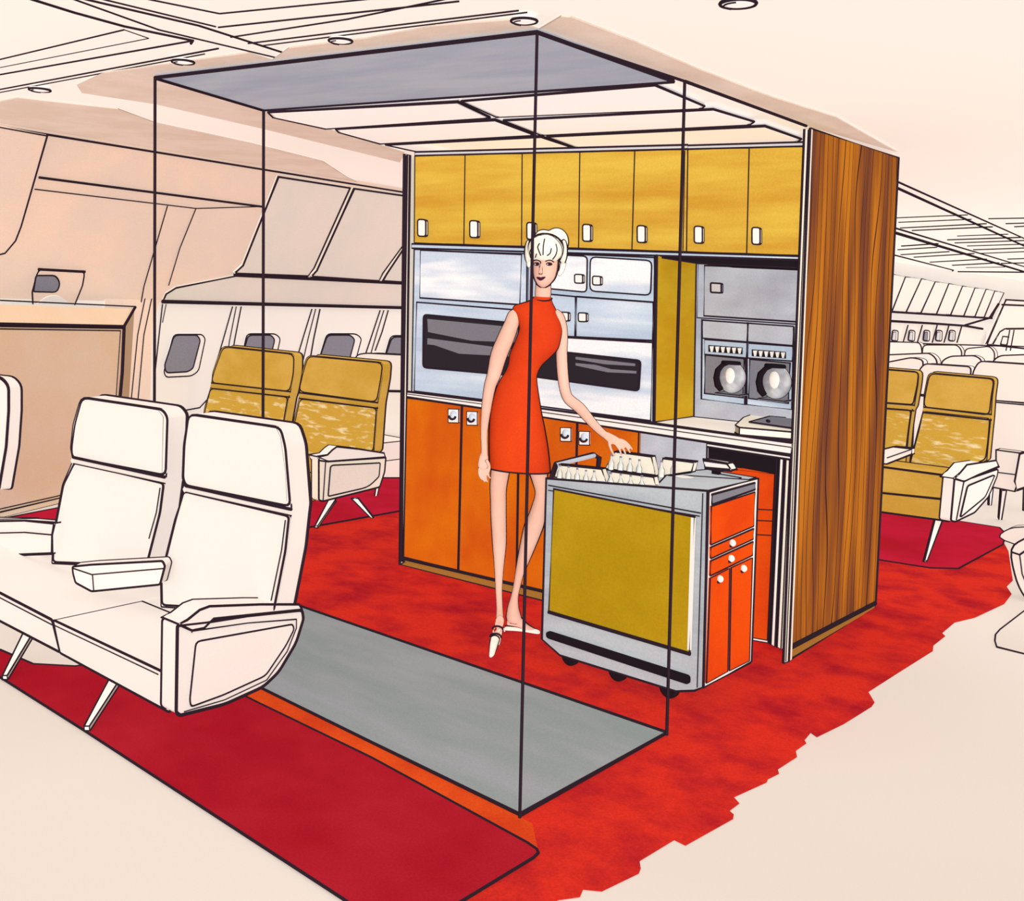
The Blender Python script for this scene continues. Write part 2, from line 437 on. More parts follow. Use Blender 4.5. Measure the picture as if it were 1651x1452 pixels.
# ------------------------------------------------ overhead bins along the side wall
def obin(label, pts, m, lip=None, group='overhead bins along the side wall'):
    P = poly(pts, shift(SP, .03))
    t = thing('overhead_bin', label, 'overhead bin', P[-1], group)
    b = MB(m); b.prism(P, -SN * .025, ink=3, edges='front'); b.build('bin_door', t)
    return t
obin('greige overhead bin with its slanted front at the end nearest the peach panels', [(449, 285), (564, 303), (506, 432), (496, 445), (378, 441), (392, 428)], 'greige')
obin('greige overhead bin between two other bins, above the mustard double seat', [(571, 304), (655, 316), (652, 392), (617, 440), (610, 453), (502, 446), (511, 436)], 'greige')
obin('greige overhead bin cut off by the edge of the galley', [(658, 390), (720, 326), (700, 457), (617, 453), (624, 441)], 'greige')
obin('peach overhead bin with a curved lower corner, cut off by the picture edge', [(-40, 198), (76, 219), (34, 365), (25, 388), (8, 408), (-40, 420)], 'peach')
u = MB('greige'); u.prism(poly([(380, 445), (655, 458), (655, 497), (262, 487), (268, 474), (284, 464)], shift(SP, .02)), -SN * .018, ink=2.6, edges='front')
u.tube(poly([(262, 486), (655, 496)], shift(SP, .028)), 6)
u.tube(poly([(378, 443), (655, 457)], shift(SP, .032)), 5)
struct('trim_6', u)

# ------------------------------------------------ tan closet
CP0, CP1 = at(0, 834, FL), at(95, 811, FL)
cn = unit(V((CP1 - CP0)[1], -(CP1 - CP0)[0], 0)); cn = cn if cn[0] > 0 else -cn
CPl = plane(CP0, cn)
fr = at(200, 526, CPl); bk = at(218, 496, shift(SP, .02)); vec = (bk - fr) * .93
t = thing('closet', 'low tan closet unit against the side wall with a dark framed front', 'closet', (CP0 + CP1) / 2)
b = MB('tan')
b.prism(poly([(-70, 523), (200, 526), (184, 785), (95, 811), (-70, 852)], CPl), vec, ink=3, edges='front')
b.tube(poly([(-70, 522), (200, 527)], shift(CPl, .004)), 8)
b.tube(poly([(0, 484), (218, 494)], shift(SP, .03)), 2.4)
b.tube([at(200, 526, CPl), at(218, 495, shift(SP, .03))], 5)
b.tube(poly([(200, 528), (197, 600), (189, 690)], shift(CPl, .004)), 6)
b.build('closet_body', t)
b = MB('tan'); b.prism(poly([(-70, 529), (194, 533), (178, 776), (90, 800), (-70, 836)], shift(CPl, .012)), -cn * .010, ink=2, edges='front'); b.build('front_panel', t)
b = MB('tan'); b.prism(poly([(-70, 842), (95, 803), (184, 781), (183, 789), (95, 812), (-70, 853)], shift(CPl, .01)), -cn * .008, ink=2, edges='front'); b.build('base_trim', t)

# ================================================================== FLOOR COVERINGS
def floor_piece(name, label, cat, P3, z, m, ink=3.0, group=None):
    P = [V(p[0], p[1], z) for p in P3]
    b = MB(m); b.prism(P, (0, 0, -.0015), ink=ink, edges='front')
    o = b.build(name, None, base=V(P[0][0], P[0][1], 0)); return tag(o, label, cat, group)
edge = [(880, 1462), (900, 1452), (935, 1447), (940, 1435), (970, 1438), (1030, 1409), (1033, 1401), (1031, 1389), (1087, 1355), (1105, 1364), (1182, 1321), (1183, 1314), (1176, 1308), (1192, 1296),
        (1183, 1286), (1236, 1262), (1238, 1257), (1256, 1248), (1254, 1241), (1285, 1221), (1283, 1211), (1300, 1199), (1297, 1194), (1307, 1182), (1317, 1189), (1360, 1168), (1405, 1140), (1410, 1133), (1400, 1116),
        (1450, 1084), (1504, 1050), (1505, 1041), (1524, 1026), (1519, 1021), (1539, 1004), (1572, 996), (1619, 974), (1631, 958), (1623, 946), (1633, 936), (1626, 889), (1618, 874)]
P = poly(edge, FL) + [V(1.9, 3.6, 0), V(-.735, 3.4, 0), V(-.735, -1.3, 0), V(.0, -1.7, 0), V(.4, -1.85, 0), at(700, 1490, FL)]
floor_piece('carpet', 'large bright red carpet with a ragged edge, running under the galley and trolley', 'carpet', P, .003, 'carpet', 0)
P = [at(0, 1100, FL) + V(-.18, .02, 0), at(135, 1180, FL), at(553, 1453, FL), V(2.205, -2.43, 0)] + poly([(752, 1452), (860, 1386), (868, 1378), (866, 1373), (850, 1362), (600, 1225), (415, 1135)], FL) + [V(.6, -1.80, 0), V(.40, -1.95, 0), V(.36, -2.1, 0), V(.25, -2.2, 0), V(.05, -2.22, 0)]
floor_piece('carpet', 'dark crimson carpet strip under the white double seat', 'carpet', P, .006, 'crimson', 4)
P = [V(-.73, -1.4, 0), V(-.73, 3.2, 0), V(-2.5, 3.2, 0), V(-2.0, -.5, 0), V(-1.82, -1.4, 0)]
floor_piece('carpet', 'rose crimson carpet under the mustard double seat beside the windows', 'carpet', P, .0055, 'crimson2', 2.2)
P = poly([(1545, 918), (1617, 879), (1622, 862), (1612, 852), (1550, 842), (1424, 826)], FL) + [V(1.0, 3.9, 0), V(.9, 2.12, 0)] + poly([(1424, 905), (1500, 917)], FL)
floor_piece('carpet', 'rose crimson carpet under the mustard double seat behind the wood panel', 'carpet', P, .006, 'crimson2', 2.2)
P = [V(.02, -1.0, 0)] + poly([(1075, 1185), (838, 1318), (600, 1201), (410, 1107)], FL) + [V(.02, -1.73, 0)]
floor_piece('floor_mat', 'long flat grey mat inside the black outline frame', 'floor mat', P, .0075, 'mat', 4.4)
P = poly([(838, 1319), (858, 1330), (868, 1374), (600, 1224), (405, 1130), (370, 1100), (410, 1108), (600, 1202)], FL)
floor_piece('carpet', 'narrow orange carpet band between the grey mat and crimson strip', 'carpet', P, .0048, 'orangecarpet', 0)
P = poly([(1604, 1034), (1605, 1024), (1612, 1016), (1651, 986), (1720, 940), (1760, 1075), (1651, 1055), (1607, 1044)], FL)
floor_piece('carpet', 'white carpet corner with a thin black outline by the picture edge', 'carpet', P, .004, 'floor', 2.4)

# ================================================================== CEILING FITTINGS
for i, (x, y, s_, lab) in enumerate([(64, 145, 17, 'round white downlight above the peach bin, furthest from the trolley'), (295, 100, 18, 'round white downlight beside the near corner of the canopy above the tan closet'),
                                     (549, 66, 19, 'round white downlight along the middle of the blue grey panel edge'), (845, 34, 21, 'round white downlight beside the tallest black frame corner'),
                                     (1190, 6, 28, 'round white downlight cut off by the top picture edge')]):
    p = at(x, y, PZ(HC + .01)); r_ = s_ * mpp(p)
    t = thing('ceiling_light', lab, 'ceiling light', p, 'downlights round the canopy')
    b = MB('ink'); n_ = 28
    ring = [p + V(math.cos(k * 2 * math.pi / n_) * r_, math.sin(k * 2 * math.pi / n_) * r_, 0) for k in range(n_)]
    b.tube(ring, closed=True, r=r_ * .11); b.build('rim', t)
    b = MB('lightpanel'); b.lathe(p + V(0, 0, -.004), [(r_ * .98, .012), (r_ * .96, .004), (r_ * .6, 0)], sides=24); b.tube([p + V(math.cos(a_) * r_ * .8, math.sin(a_) * r_ * .8, -.006) for a_ in np.linspace(2.5, 5, 9)], closed=False, r=r_ * .05); b.build('lens', t)

CAN = PZ(HC)

b = MB('ceilgrey'); b.prism(poly([(250, 125), (866, 52), (1086, 131), (425, 177)], CAN), (0, 0, .012), ink=4.6, edges='front')
tag(b.build('ceiling_panel', None, base=at(425, 177, CAN)), 'blue grey ceiling panel in the canopy directly over the grey mat', 'ceiling panel')
PAN = [('next to the blue grey panel on the window side', [(432, 181), (738, 164), (790, 189), (524, 207), (440, 189)]),
       ('next to the blue grey panel on the wood panel side', [(744, 163), (1056, 137), (1136, 171), (1132, 174), (800, 188)]),
       ('in the middle row on the window side', [(541, 208), (798, 193), (862, 217), (612, 231), (546, 213)]),
       ('in the middle row on the wood panel side', [(812, 194), (1150, 176), (1216, 196), (1210, 200), (872, 217)]),
       ('just above the cupboards on the window side', [(622, 233), (872, 220), (926, 238), (668, 243)]),
       ('just above the cupboards on the wood panel side', [(882, 220), (1233, 203), (1292, 224), (1284, 229), (934, 239)])]
for lab, pts in PAN:
    P = poly(pts, CAN)
    t = thing('ceiling_light_panel', 'white rectangular canopy light panel ' + lab, 'light panel', P[0], 'canopy light panels')
    b = MB('ltgrey'); b.prism(P, (0, 0, .012), ink=3.4, edges='front'); b.build('panel_frame', t)
    cen = sum(P) / len(P)
    b = MB('lightpanel'); b.prism([cen + (p - cen) * .965 + V(0, 0, -.002) for p in P], (0, 0, .002), ink=0); b.build('diffuser', t)

# ================================================================== GALLEY
G0, G1, G2 = at(647, 911, FL), at(1265, 1069, FL), at(1410, 980, FL)
tg = unit(G1 - G0); ng = V(tg[1], -tg[0], 0)           # ng points out of the front
GP = plane(G0, ng)
def G(pts, d=0.0): return poly(pts, shift(GP, d))
sd = unit(G2 - G1); G3 = at(1303, 205, GP); sn = unit(np.cross(sd, G3 - G1)); sn = sn if sn[0] > 0 else -sn
WPn = plane(G1, sn)                                      # wood side panel plane (outer face)
back = -ng

# --- wood panel
t = thing('galley_side_panel', 'tall wood grained end panel of the galley with a cream front edge', 'side panel', G1)
b = MB('wood'); b.prism(poly([(1307, 207), (1448, 254), (1411, 974), (1268, 1048)], WPn), -sn * .006, ink=4, edges='front'); b.build('wood_panel', t, base=None)
b = MB('kick'); b.prism(poly([(1269, 1047), (1411, 972), (1410, 982), (1266, 1068)], shift(WPn, .001)), -sn * .006, ink=3.4, edges='front'); b.tube(poly([(1269, 1046), (1411, 972)], shift(WPn, .004)), 7); b.build('kick_board', t)
b = MB('cream'); b.prism(G([(1297, 208), (1306, 207), (1272, 1066), (1263, 1069)], .02), -ng * .035, ink=3, edges='front'); b.tube(G([(1303, 209), (1267, 1066)], .022), 1.6); b.build('front_edge', t)

# --- left end panel of the galley
t = thing('galley_end_panel', 'narrow cream edged galley end panel on the window side', 'side panel', G0)
b = MB('cream'); b.prism(G([(652, 248), (661, 250), (656, 640), (651, 906), (645, 910)], .012), back * 1.0, ink=3.4, edges='front'); b.tube(G([(656, 250), (650, 640), (647, 905)], .015), 5); b.build('panel_board', t)

def lerp(a, b_, u): return (np.array(a, float) * (1 - u) + np.array(b_, float) * u)
def handle(parent, x, y, w_, h_, d0, m='white', name='handle', ink=2.6, rad=4):
    b = MB(m)
    P = G(roundpoly([(x - w_ / 2, y - h_ / 2), (x + w_ / 2, y - h_ / 2 + .5), (x + w_ / 2, y + h_ / 2 + .5), (x - w_ / 2, y + h_ / 2)], rad), d0 + .018)
    b.prism(P, back * .017, ink=ink); return b.build(name, parent)

# --- upper cupboards
def top_y(x): return 252 + (x - 668) / 622 * (237 - 252)
def bot_y(x): return 391 + (x - 668) / 622 * (411 - 391)
tops = [669, 750, 842, 935, 1023.5, 1109, 1208, 1296]; bots = [668, 748, 841, 933, 1019, 1107, 1204, 1290]
hx = [(680, 367), (764, 369), (856, 372), (946, 375), (1034, 377), (1126, 378), (1219, 380)]
for lab, i0, i1 in [('mustard five door cupboard unit above the ovens', 0, 5), ('mustard two door cupboard unit above the coffee makers', 5, 7)]:
    body = G([(tops[i0] + 1, top_y(tops[i0]) - 4), (tops[i1] - 1, top_y(tops[i1]) - 4), (bots[i1] - 1, bot_y(bots[i1])), (bots[i0] + 1, bot_y(bots[i0]))], -.002)
    t = thing('wall_cupboard', lab, 'cupboard', body[3], 'mustard wall cupboards')
    b = MB('gold_side'); b.prism(body, back * .42, ink=2, edges='front')
    b.build('carcass', t)
    b = MB('ltgrey'); b.prism(G([(tops[i0], top_y(tops[i0]) - 7), (tops[i1], top_y(tops[i1]) - 8), (tops[i1], top_y(tops[i1]) - 1), (tops[i0], top_y(tops[i0]) - 1)], .012), back * .012, ink=2.4, edges='front'); b.build('top_rail', t)
    for i in range(i0, i1):
        b = MB('gold')
        b.prism(G([(tops[i], top_y(tops[i])), (tops[i + 1], top_y(tops[i + 1])), (bots[i + 1], bot_y(bots[i + 1])), (bots[i], bot_y(bots[i]))], .018), back * .018, ink=1.7, edges='front')
        if i == 5: b.tube(G([(1104, 243), (1101, 404)], .02), 1.6)
        d = b.build('door', t)
        handle(d, hx[i][0], hx[i][1], 13, 27, .018)

# --- shelf rail below
rail = MB('silver'); rail.prism(G([(664, 393), (1291, 413), (1291, 419), (664, 400)], .015), back * .35, ink=2.4, edges='front')
tag(rail.build('shelf_rail', None, base=G([(664, 398)], 0)[0]), 'thin pale shelf rail under the mustard cupboards', 'shelf')

# --- side plane of the oven housing, and the recess back plane
q0 = G([(1056, 681)], 0)[0]
SIDE = plane(q0, tg)
bk1 = at(1121, 672, SIDE); DEP = float(np.dot(bk1 - q0, back))
BP = shift(GP, -DEP)
def BK(pts, d=0.0): return poly(pts, shift(BP, d))
print('recess depth', DEP)

# --- ovens
def front_y(x): return 631 + (x - 658) / (1056 - 658) * (681 - 631)
t = thing('wall_oven', 'silver wall oven with a wide dark window beside the galley end panel', 'oven', G([(668, 632)], 0)[0], 'wall ovens')
b = MB('silver'); b.prism(G([(668, 402), (850, 409), (848, front_y(848)), (664, front_y(664))], 0), back * .4, ink=2.4, edges='front'); b.build('oven_body', t)
b = MB('silverwhite'); b.prism(G([(678, 403), (841, 410), (838, 491), (677, 480)], .012), back * .012, ink=2.4, edges='front'); b.build('upper_panel', t)
b = MB('silver'); b.prism(G([(672, 487), (840, 500), (838, front_y(838) - 2), (668, front_y(668) - 2)], .012), back * .012, ink=2.4, edges='front'); dr = b.build('oven_door', t)
b = MB('glass'); b.prism(G(roundpoly([(683, 507), (842, 522), (840, 606), (682, 592)], 6), .018), back * .006, ink=3.4, edges='front')
b.build('oven_window', dr)
for k, pts in enumerate([[(689, 514), (835, 528), (834, 552), (760, 549), (690, 535)], [(689, 545), (750, 553), (834, 564), (834, 575), (740, 570), (700, 556), (689, 555)]]):
    b = MB('ovengrey'); b.prism(G(pts, .0195), back * .0015, ink=0); b.build('oven_reflection', dr)  # grey bands painted on as reflections in the window glass
t = thing('wall_oven', 'silver wall oven with a dark window below the small silver doors', 'oven', G([(860, 655)], 0)[0], 'wall ovens')
b = MB('silver'); b.prism(G([(853, 548), (1053, 548), (1053, front_y(1053)), (851, front_y(851))], 0), back * .4, ink=2.2, edges='front'); b.build('oven_body', t)
b = MB('silverwhite'); b.prism(G([(860, 541), (1052, 552), (1049, 678), (858, 653)], .012), back * .012, ink=2.2, edges='front'); dr = b.build('oven_door', t)
b = MB('glass'); b.prism(G(roundpoly([(862, 562), (1033, 581), (1030, 630), (861, 607)], 6), .018), back * .006, ink=3, edges='front'); b.build('oven_window', dr)
for pts in ([(928, 575), (1024, 586), (1024, 590), (975, 587), (928, 579)], [(928, 585), (960, 588), (985, 595), (1026, 598), (1026, 602), (980, 600), (928, 589)]):
    b = MB('ovengrey'); b.prism(G(pts, .0195), back * .0015, ink=0); b.build('oven_reflection', dr)  # reflections on this window, likewise laid on as grey bands
# --- small silver cupboards
t = thing('metal_cupboard', 'silver cupboard with four small doors above an oven', 'cupboard', G([(860, 545)], 0)[0])
b = MB('silver'); b.prism(G([(853, 407), (1055, 415), (1054, 547), (852, 540)], 0), back * .4, ink=2.2, edges='front'); b.build('carcass', t)
for pts, m, hp, rad in [([(866, 409), (947, 413), (946, 471), (864, 463)], 'silverwhite', (933, 449), 7), ([(952, 414), (1051, 420), (1049, 476), (951, 469)], 'silverwhite', (962, 452), 9),
                        ([(864, 472), (928, 478), (927, 543), (862, 538)], 'silver', (910, 510), 0), ([(930, 478), (1053, 487), (1052, 549), (929, 543)], 'silver', (939, 511), 0)]:
    b = MB(m); b.prism(G(roundpoly(pts, rad), .013), back * .013, ink=2.6, edges='front'); d = b.build('door', t)
    handle(d, hp[0], hp[1], 13, 14, .013, ink=2.4, rad=3)
# --- mustard side of the oven housing
t = MB('gold_side'); t.prism(poly([(1059, 411), (1122, 424), (1118, 671), (1055, 680)], shift(SIDE, .003)), -tg * .003, ink=3, edges='front')
t.tube(G([(1056, 412), (1053, 680)], .01), 3)
tag(t.build('oven_housing_panel', None, base=q0), 'mustard upright panel at the end of the ovens, facing the coffee makers', 'side panel')
# --- black strip standing in for the shadow under the shelf
s_ = MB('black'); s_.prism(G([(1064, 411), (1293, 419), (1291, 432), (1200, 428), (1126, 425), (1064, 415)], .0), back * (DEP - .03), ink=2, edges='front')
tag(s_.build('shelf_shadow', None, base=G([(1062, 414)], 0)[0]), 'black strip standing for the shadow below the two door cupboard unit', 'shelf')
# --- recess back panel
b = MB('grey'); b.prism(BK([(1108, 405), (1300, 405), (1290, 705), (1106, 690)], 0), back * .01, ink=0)
tag(b.build('backsplash', None, base=BK([(1110, 690)], 0)[0]), 'grey metal back panel behind the coffee makers', 'back panel')
# --- grey cupboard over the brewers
t = thing('metal_cupboard', 'grey metal cupboard with one small square knob above the coffee makers', 'cupboard', BK([(1135, 508)], 0)[0])
b = MB('grey'); b.prism(BK([(1126, 420), (1300, 424), (1292, 523), (1124, 512)], .012), back * .01, ink=1.8, edges='front'); b.build('carcass', t)
b = MB('grey'); b.prism(BK([(1136, 428), (1296, 433), (1291, 519), (1135, 509)], .022), back * .01, ink=2.4, edges='front'); d = b.build('door', t)
b = MB('ltgrey'); b.prism(BK(roundpoly([(1146, 456), (1163, 457), (1163, 472), (1146, 471)], 2), .04), back * .018, ink=3); b.build('knob', d)
# --- two coffee makers
pots = []
for lab, o_top, o_mid, o_bay, sw, side in [
    ('silver coffee maker nearer the mustard panel', [(1133, 516), (1205, 521), (1204, 551), (1133, 545)], [(1136, 547), (1204, 552), (1203, 577), (1136, 571)], [(1137, 572), (1200, 578), (1198, 641), (1136, 634)], (1142, 556), 0),
    ('silver coffee maker nearer the wood panel', [(1207, 521), (1279, 526), (1278, 557), (1206, 551)], [(1207, 553), (1278, 558), (1277, 582), (1206, 577)], [(1209, 579), (1274, 585), (1271, 650), (1207, 642)], (1212, 563), 1)]:
    x0, x1 = (1132, 1204) if side == 0 else (1205, 1280)
    t = thing('coffee_maker', lab, 'coffee maker', BK([(x0, 645)], 0)[0], 'built-in coffee makers')
    b = MB('silver'); b.prism(BK([(x0, 515 + side * 5), (x1, 521 + side * 6), (x1 - 3, 652 + side * 8), (x0 - 1, 643 + side * 9)], .02), back * .018, ink=2.4, edges='front'); b.build('housing', t)
    b = MB('grey'); b.prism(BK(o_top, .026), back * .006, ink=2, edges='front'); b.build('top_panel', t)
    b = MB('silver'); b.prism(BK(o_mid, .028), back * .006, ink=2, edges='front'); pnl = b.build('control_panel', t)
    b = MB('black'); b.prism(BK([(sw[0], sw[1]), (sw[0] + 55, sw[1] + 4), (sw[0] + 55, sw[1] + 15), (sw[0], sw[1] + 11)], .031), back * .003, ink=0); strip_ = b.build('switch_strip', pnl)
    for k in range(6):
        x = sw[0] + 5 + k * 9
        b = MB('white'); b.prism(BK([(x - 3, sw[1] + 2 + k * .6), (x + 3, sw[1] + 2 + k * .6), (x + 1, sw[1] + 11 + k * .6), (x - 1, sw[1] + 11 + k * .6)], .04), back * .009, ink=0); b.build('switch', pnl)
    b = MB('dgrey'); b.prism(BK(o_bay, .026), back * .005, ink=2.4, edges='front'); b.build('pot_bay', t)
    pcx, pcy, pR = (1179, 608, 24) if side == 0 else (1250, 615, 26)
    p = at(pcx, pcy, shift(BP, .095)); r_ = pR * mpp(p); q = p - V(0, 0, r_ * 1.09)
    b = MB('dgrey'); b.prism([q - tg * r_ * .8 + ng * r_ * .7, q + tg * r_ * .8 + ng * r_ * .7, q + tg * r_ * .8 - ng * .08, q - tg * r_ * .8 - ng * .08], (0, 0, -.006), ink=1.4, edges='front'); b.build('warming_plate', t)
for lab, cx, cy, R_ in [('round glass coffee pot in the coffee maker by the mustard panel', 1179, 608, 24), ('round glass coffee pot in the coffee maker by the wood panel', 1250, 615, 26)]:
    p = at(cx, cy, shift(BP, .095)); r_ = R_ * mpp(p)
    up = V(0, 0, 1); rt = tg; nn = ng
    t = thing('coffee_pot', lab, 'coffee pot', p - up * r_, 'coffee pots')
    b = MB('pot'); b.ell(p, rt * r_, nn * r_ * .62, up * r_ * 1.08, nu=28, nv=18); b.build('pot_glass', t, smooth=True)
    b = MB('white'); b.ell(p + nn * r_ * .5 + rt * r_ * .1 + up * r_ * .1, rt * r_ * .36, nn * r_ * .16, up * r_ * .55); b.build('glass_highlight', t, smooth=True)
    b = MB('black'); b.tube([p + nn * r_ * .35 + rt * r_ * a_ + up * r_ * z_ for a_, z_ in [(-.1, .95), (-.45, .8), (-.75, .4), (-.82, -.1), (-.72, -.6), (-.5, -.88)]], mat='black', r=[r_ * k for k in (.12, .17, .24, .27, .26, .2)], sides=8); b.build('handle', t)
    b = MB('black'); b.lathe(p + up * r_ * .86 + nn * r_ * .12, [(r_ * .62, 0), (r_ * .66, r_ * .1), (r_ * .6, r_ * .22)], sides=20); b.build('lid', t)

# --- worktop
t = thing('worktop', 'long white galley worktop over the orange doors', 'worktop', G([(660, 640)], 0)[0])
zt = [G([(x, y)], .03)[0] for x, y in [(657, 630), (877, 659), (1277, 713)]]
fr_t = G([(657, 631), (877, 659), (1277, 713)], .03); fr_b = G([(656, 640), (880, 673), (1275, 733)], .03)
b = MB('white'); b.prism(fr_t + list(reversed(fr_b)), back * .10, ink=3.2, edges='front'); b.tube(G([(657, 635), (880, 665), (1276, 721)], .032), 1.6); b.build('front_edge', t)
bb = BK([(1117, 672), (1285, 690)], 0); p0_, p1_ = G([(1050, 681)], .03)[0], fr_t[2]
b = MB('white'); top = [p0_, p1_, p1_ + (bb[1] - p1_), bb[0]]; b.prism(top, (0, 0, -.02), ink=2.4, edges='front'); b.build('top_surface', t)
# --- hot plate
zw = float(np.mean([p[2] for p in top])) ; 
t = thing('warming_tray', 'white raised tray with a dark grey inset on the worktop', 'tray', at(1230, 690, PZ(zw)))
b = MB('cream'); P = poly([(1185, 697), (1198, 684), (1240, 668), (1286, 672), (1283, 709), (1192, 701)], PZ(zw + .005)); P2 = poly([(1200, 684), (1240, 670), (1286, 674), (1283, 695)], PZ(zw + .025))
b.prism(P, (0, 0, .03), ink=2.6); b.build('tray_body', t)
b = MB('dgrey'); b.prism(poly([(1208, 680), (1241, 671), (1286, 675), (1284, 691)], PZ(zw + .042)), (0, 0, -.005), ink=2.2, edges='front'); b.tube(poly([(1237, 678), (1240, 679)], PZ(zw + .05)), 5); b.build('inset_plate', t)

# --- base cupboards
for lab, doors, hp in [('orange base cupboard pair below the oven nearest the windows', [[(656, 642), (744, 653), (738, 918), (651, 897)], [(746, 653), (836, 665), (832, 943), (740, 919)]], [(731, 670), (761, 674)]),
                       ('orange base cupboard pair partly behind the trolley and the woman', [[(838, 665), (930, 678), (924, 965), (834, 944)], [(932, 678), (1030, 692), (1022, 990), (926, 966)]], [(912, 700), (942, 706)])]:
    d4 = [doors[0][0], doors[1][1], doors[1][2], doors[0][3]]; body = G([(d4[0][0] + 3, d4[0][1] + 3), (d4[1][0] - 4, d4[1][1] + 3), (d4[2][0] - 4, d4[2][1] - 2), (d4[3][0] + 3, d4[3][1] - 2)], 0)
    t = thing('base_cupboard', lab, 'cupboard', body[3], 'orange base cupboards')
    b = MB('orange'); b.prism([p - ng * .004 for p in body], back * .5, ink=2, edges='front'); b.build('carcass', t)
    for dp, (x, y) in zip(doors, hp):
        b = MB('orange'); b.prism(G(dp, .016), back * .016, ink=1.7, edges='front'); d = b.build('door', t)
        h = handle(d, x, y, 17, 22, .005, ink=1.6, rad=1)
        b = MB('silver'); pc = G([(x + 1, y - 1)], .02)[0]; rr = 7 * mpp(pc)
        b.ell(pc, tg * rr, ng * rr * .8, V(0, 0, 1) * rr * 1.1); b.tube([pc + tg * rr * math.cos(a_) * .95 + ng * rr * .75 + V(0, 0, rr * (math.sin(a_) * .9)) for a_ in np.linspace(3.3, 6.1, 8)], 3.6); b.build('cup_pull', d, smooth=True)
k = MB('kick'); k.prism(G([(649, 899), (880, 953), (1130, 1012), (1128, 1028), (880, 969), (647, 911)], .004), back * .05, ink=2.4, edges='front'); k.tube(G([(649, 899), (880, 953), (1130, 1012)], .01), 7)
struct('trim_7', k)

# --- grey recess and trolley bay
b = MB('grey'); b.prism(G([(1032, 692), (1140, 712), (1134, 1015), (1025, 990)], -.012), back * .3, ink=2, edges='front')
tag(b.build('filler_panel', None, base=G([(1032, 990)], 0)[0]), 'grey filler panel between the orange doors and the open trolley bay', 'panel')
t = thing('trolley_bay', 'open trolley bay with a white frame beside the wood panel', 'trolley bay', G([(1200, 1040)], 0)[0])
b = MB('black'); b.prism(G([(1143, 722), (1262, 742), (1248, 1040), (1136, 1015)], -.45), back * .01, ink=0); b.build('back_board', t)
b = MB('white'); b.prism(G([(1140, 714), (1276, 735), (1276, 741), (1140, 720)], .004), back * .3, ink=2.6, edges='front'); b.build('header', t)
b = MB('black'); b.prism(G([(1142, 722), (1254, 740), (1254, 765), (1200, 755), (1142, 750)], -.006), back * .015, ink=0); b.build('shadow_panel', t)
for xa, xb, m in [(1252, 1257, 'black'), (1257.5, 1263, 'white'), (1263.5, 1267, 'black'), (1267.5, 1273, 'cream')]:
    b = MB(m); b.prism(G([(xa, 740), (xb, 741), (xb - 14, 1038 + (xb - 1252) * .4), (xa - 14, 1036 + (xa - 1252) * .4)], .004), back * .25, ink=1.4, edges='front'); b.build('post', t)
t = thing('serving_trolley', 'orange trolley parked inside the bay behind the mustard one', 'trolley', G([(1200, 1035)], -.05)[0])
b = MB('cartorange'); b.prism(G([(1165, 755), (1250, 764), (1238, 1034), (1155, 1018)], -.02), back * .38, ink=2.4, edges='front')
for yy in (820, 838, 861): b.tube(G([(1165, yy - 2), (1248, yy + 2)], -.018), 1.8)
b.build('trolley_body', t)
b = MB('white'); b.prism(G([(1158, 1018), (1238, 1032), (1238, 1036), (1158, 1022)], -.012), back * .02, ink=1.2, edges='front'); b.build('base_rail', t)

# ================================================================== MUSTARD TROLLEY
w1_, w3_ = at(1075, 1131, FL), at(915, 1080, FL)
cy = (w1_[1] + w3_[1]) / 2 + .012
CN = PY(cy)
ce_x = at(1138, 1104, CN)[0]
CEp = PX(ce_x)
def NF(pts, d=0.0): return poly(pts, PY(cy - d))
def EF(pts, d=0.0): return poly(pts, PX(ce_x + d))
zc = float(np.mean([at(888, 772, CN)[2], at(1142, 797, CN)[2]]))
ybk = at(1222, 772, CEp)[1]
print('cart', cy, ce_x, zc, ybk, at(1138, 1104, CN), at(1222, 772, CEp), at(888, 772, CN), at(1142, 797, CN))
DEPc = ybk - cy
TY = V(0, DEPc, 0)
root = thing('serving_trolley', 'mustard and silver serving trolley with orange end drawers and bottles on top', 'trolley', V((at(880, 1040, CN)[0] + ce_x) / 2, cy + DEPc / 2, 0))
b = MB('cartgrey'); outline = [(881, 771), (1141, 791), (1135, 1107), (1120, 1113), (1090, 1114), (903, 1056), (874, 1030)]
b.prism(NF(outline), TY, ink=3.6); b.tube(NF([(1133, 795), (1124, 1108)], .003), 1.8); b.tube(NF([(884, 782), (1130, 827)], .003), 2.2); b.tube(NF([(884, 790), (1128, 832)], .003), 1.8)
b.build('trolley_body', root)
b = MB('cartgold'); b.prism(NF([(893, 788), (1120, 833), (1112, 1052), (885, 985)], .006), (0, .006, 0), ink=2.8, edges='front'); b.tube(NF([(884, 986), (1113, 1054)], .008), 6); pn = b.build('side_panel', root)
b = MB('white'); b.prism(NF([(1114, 834), (1121, 835), (1114, 1048), (1108, 1047)], .009), (0, .004, 0), ink=0); b.build('panel_trim', pn)
b = MB('black'); b.prism(NF(roundpoly([(880, 1017), (1110, 1090), (1110, 1104), (880, 1028)], 5), .016), (0, .016, 0), ink=0); b.build('bumper', root)
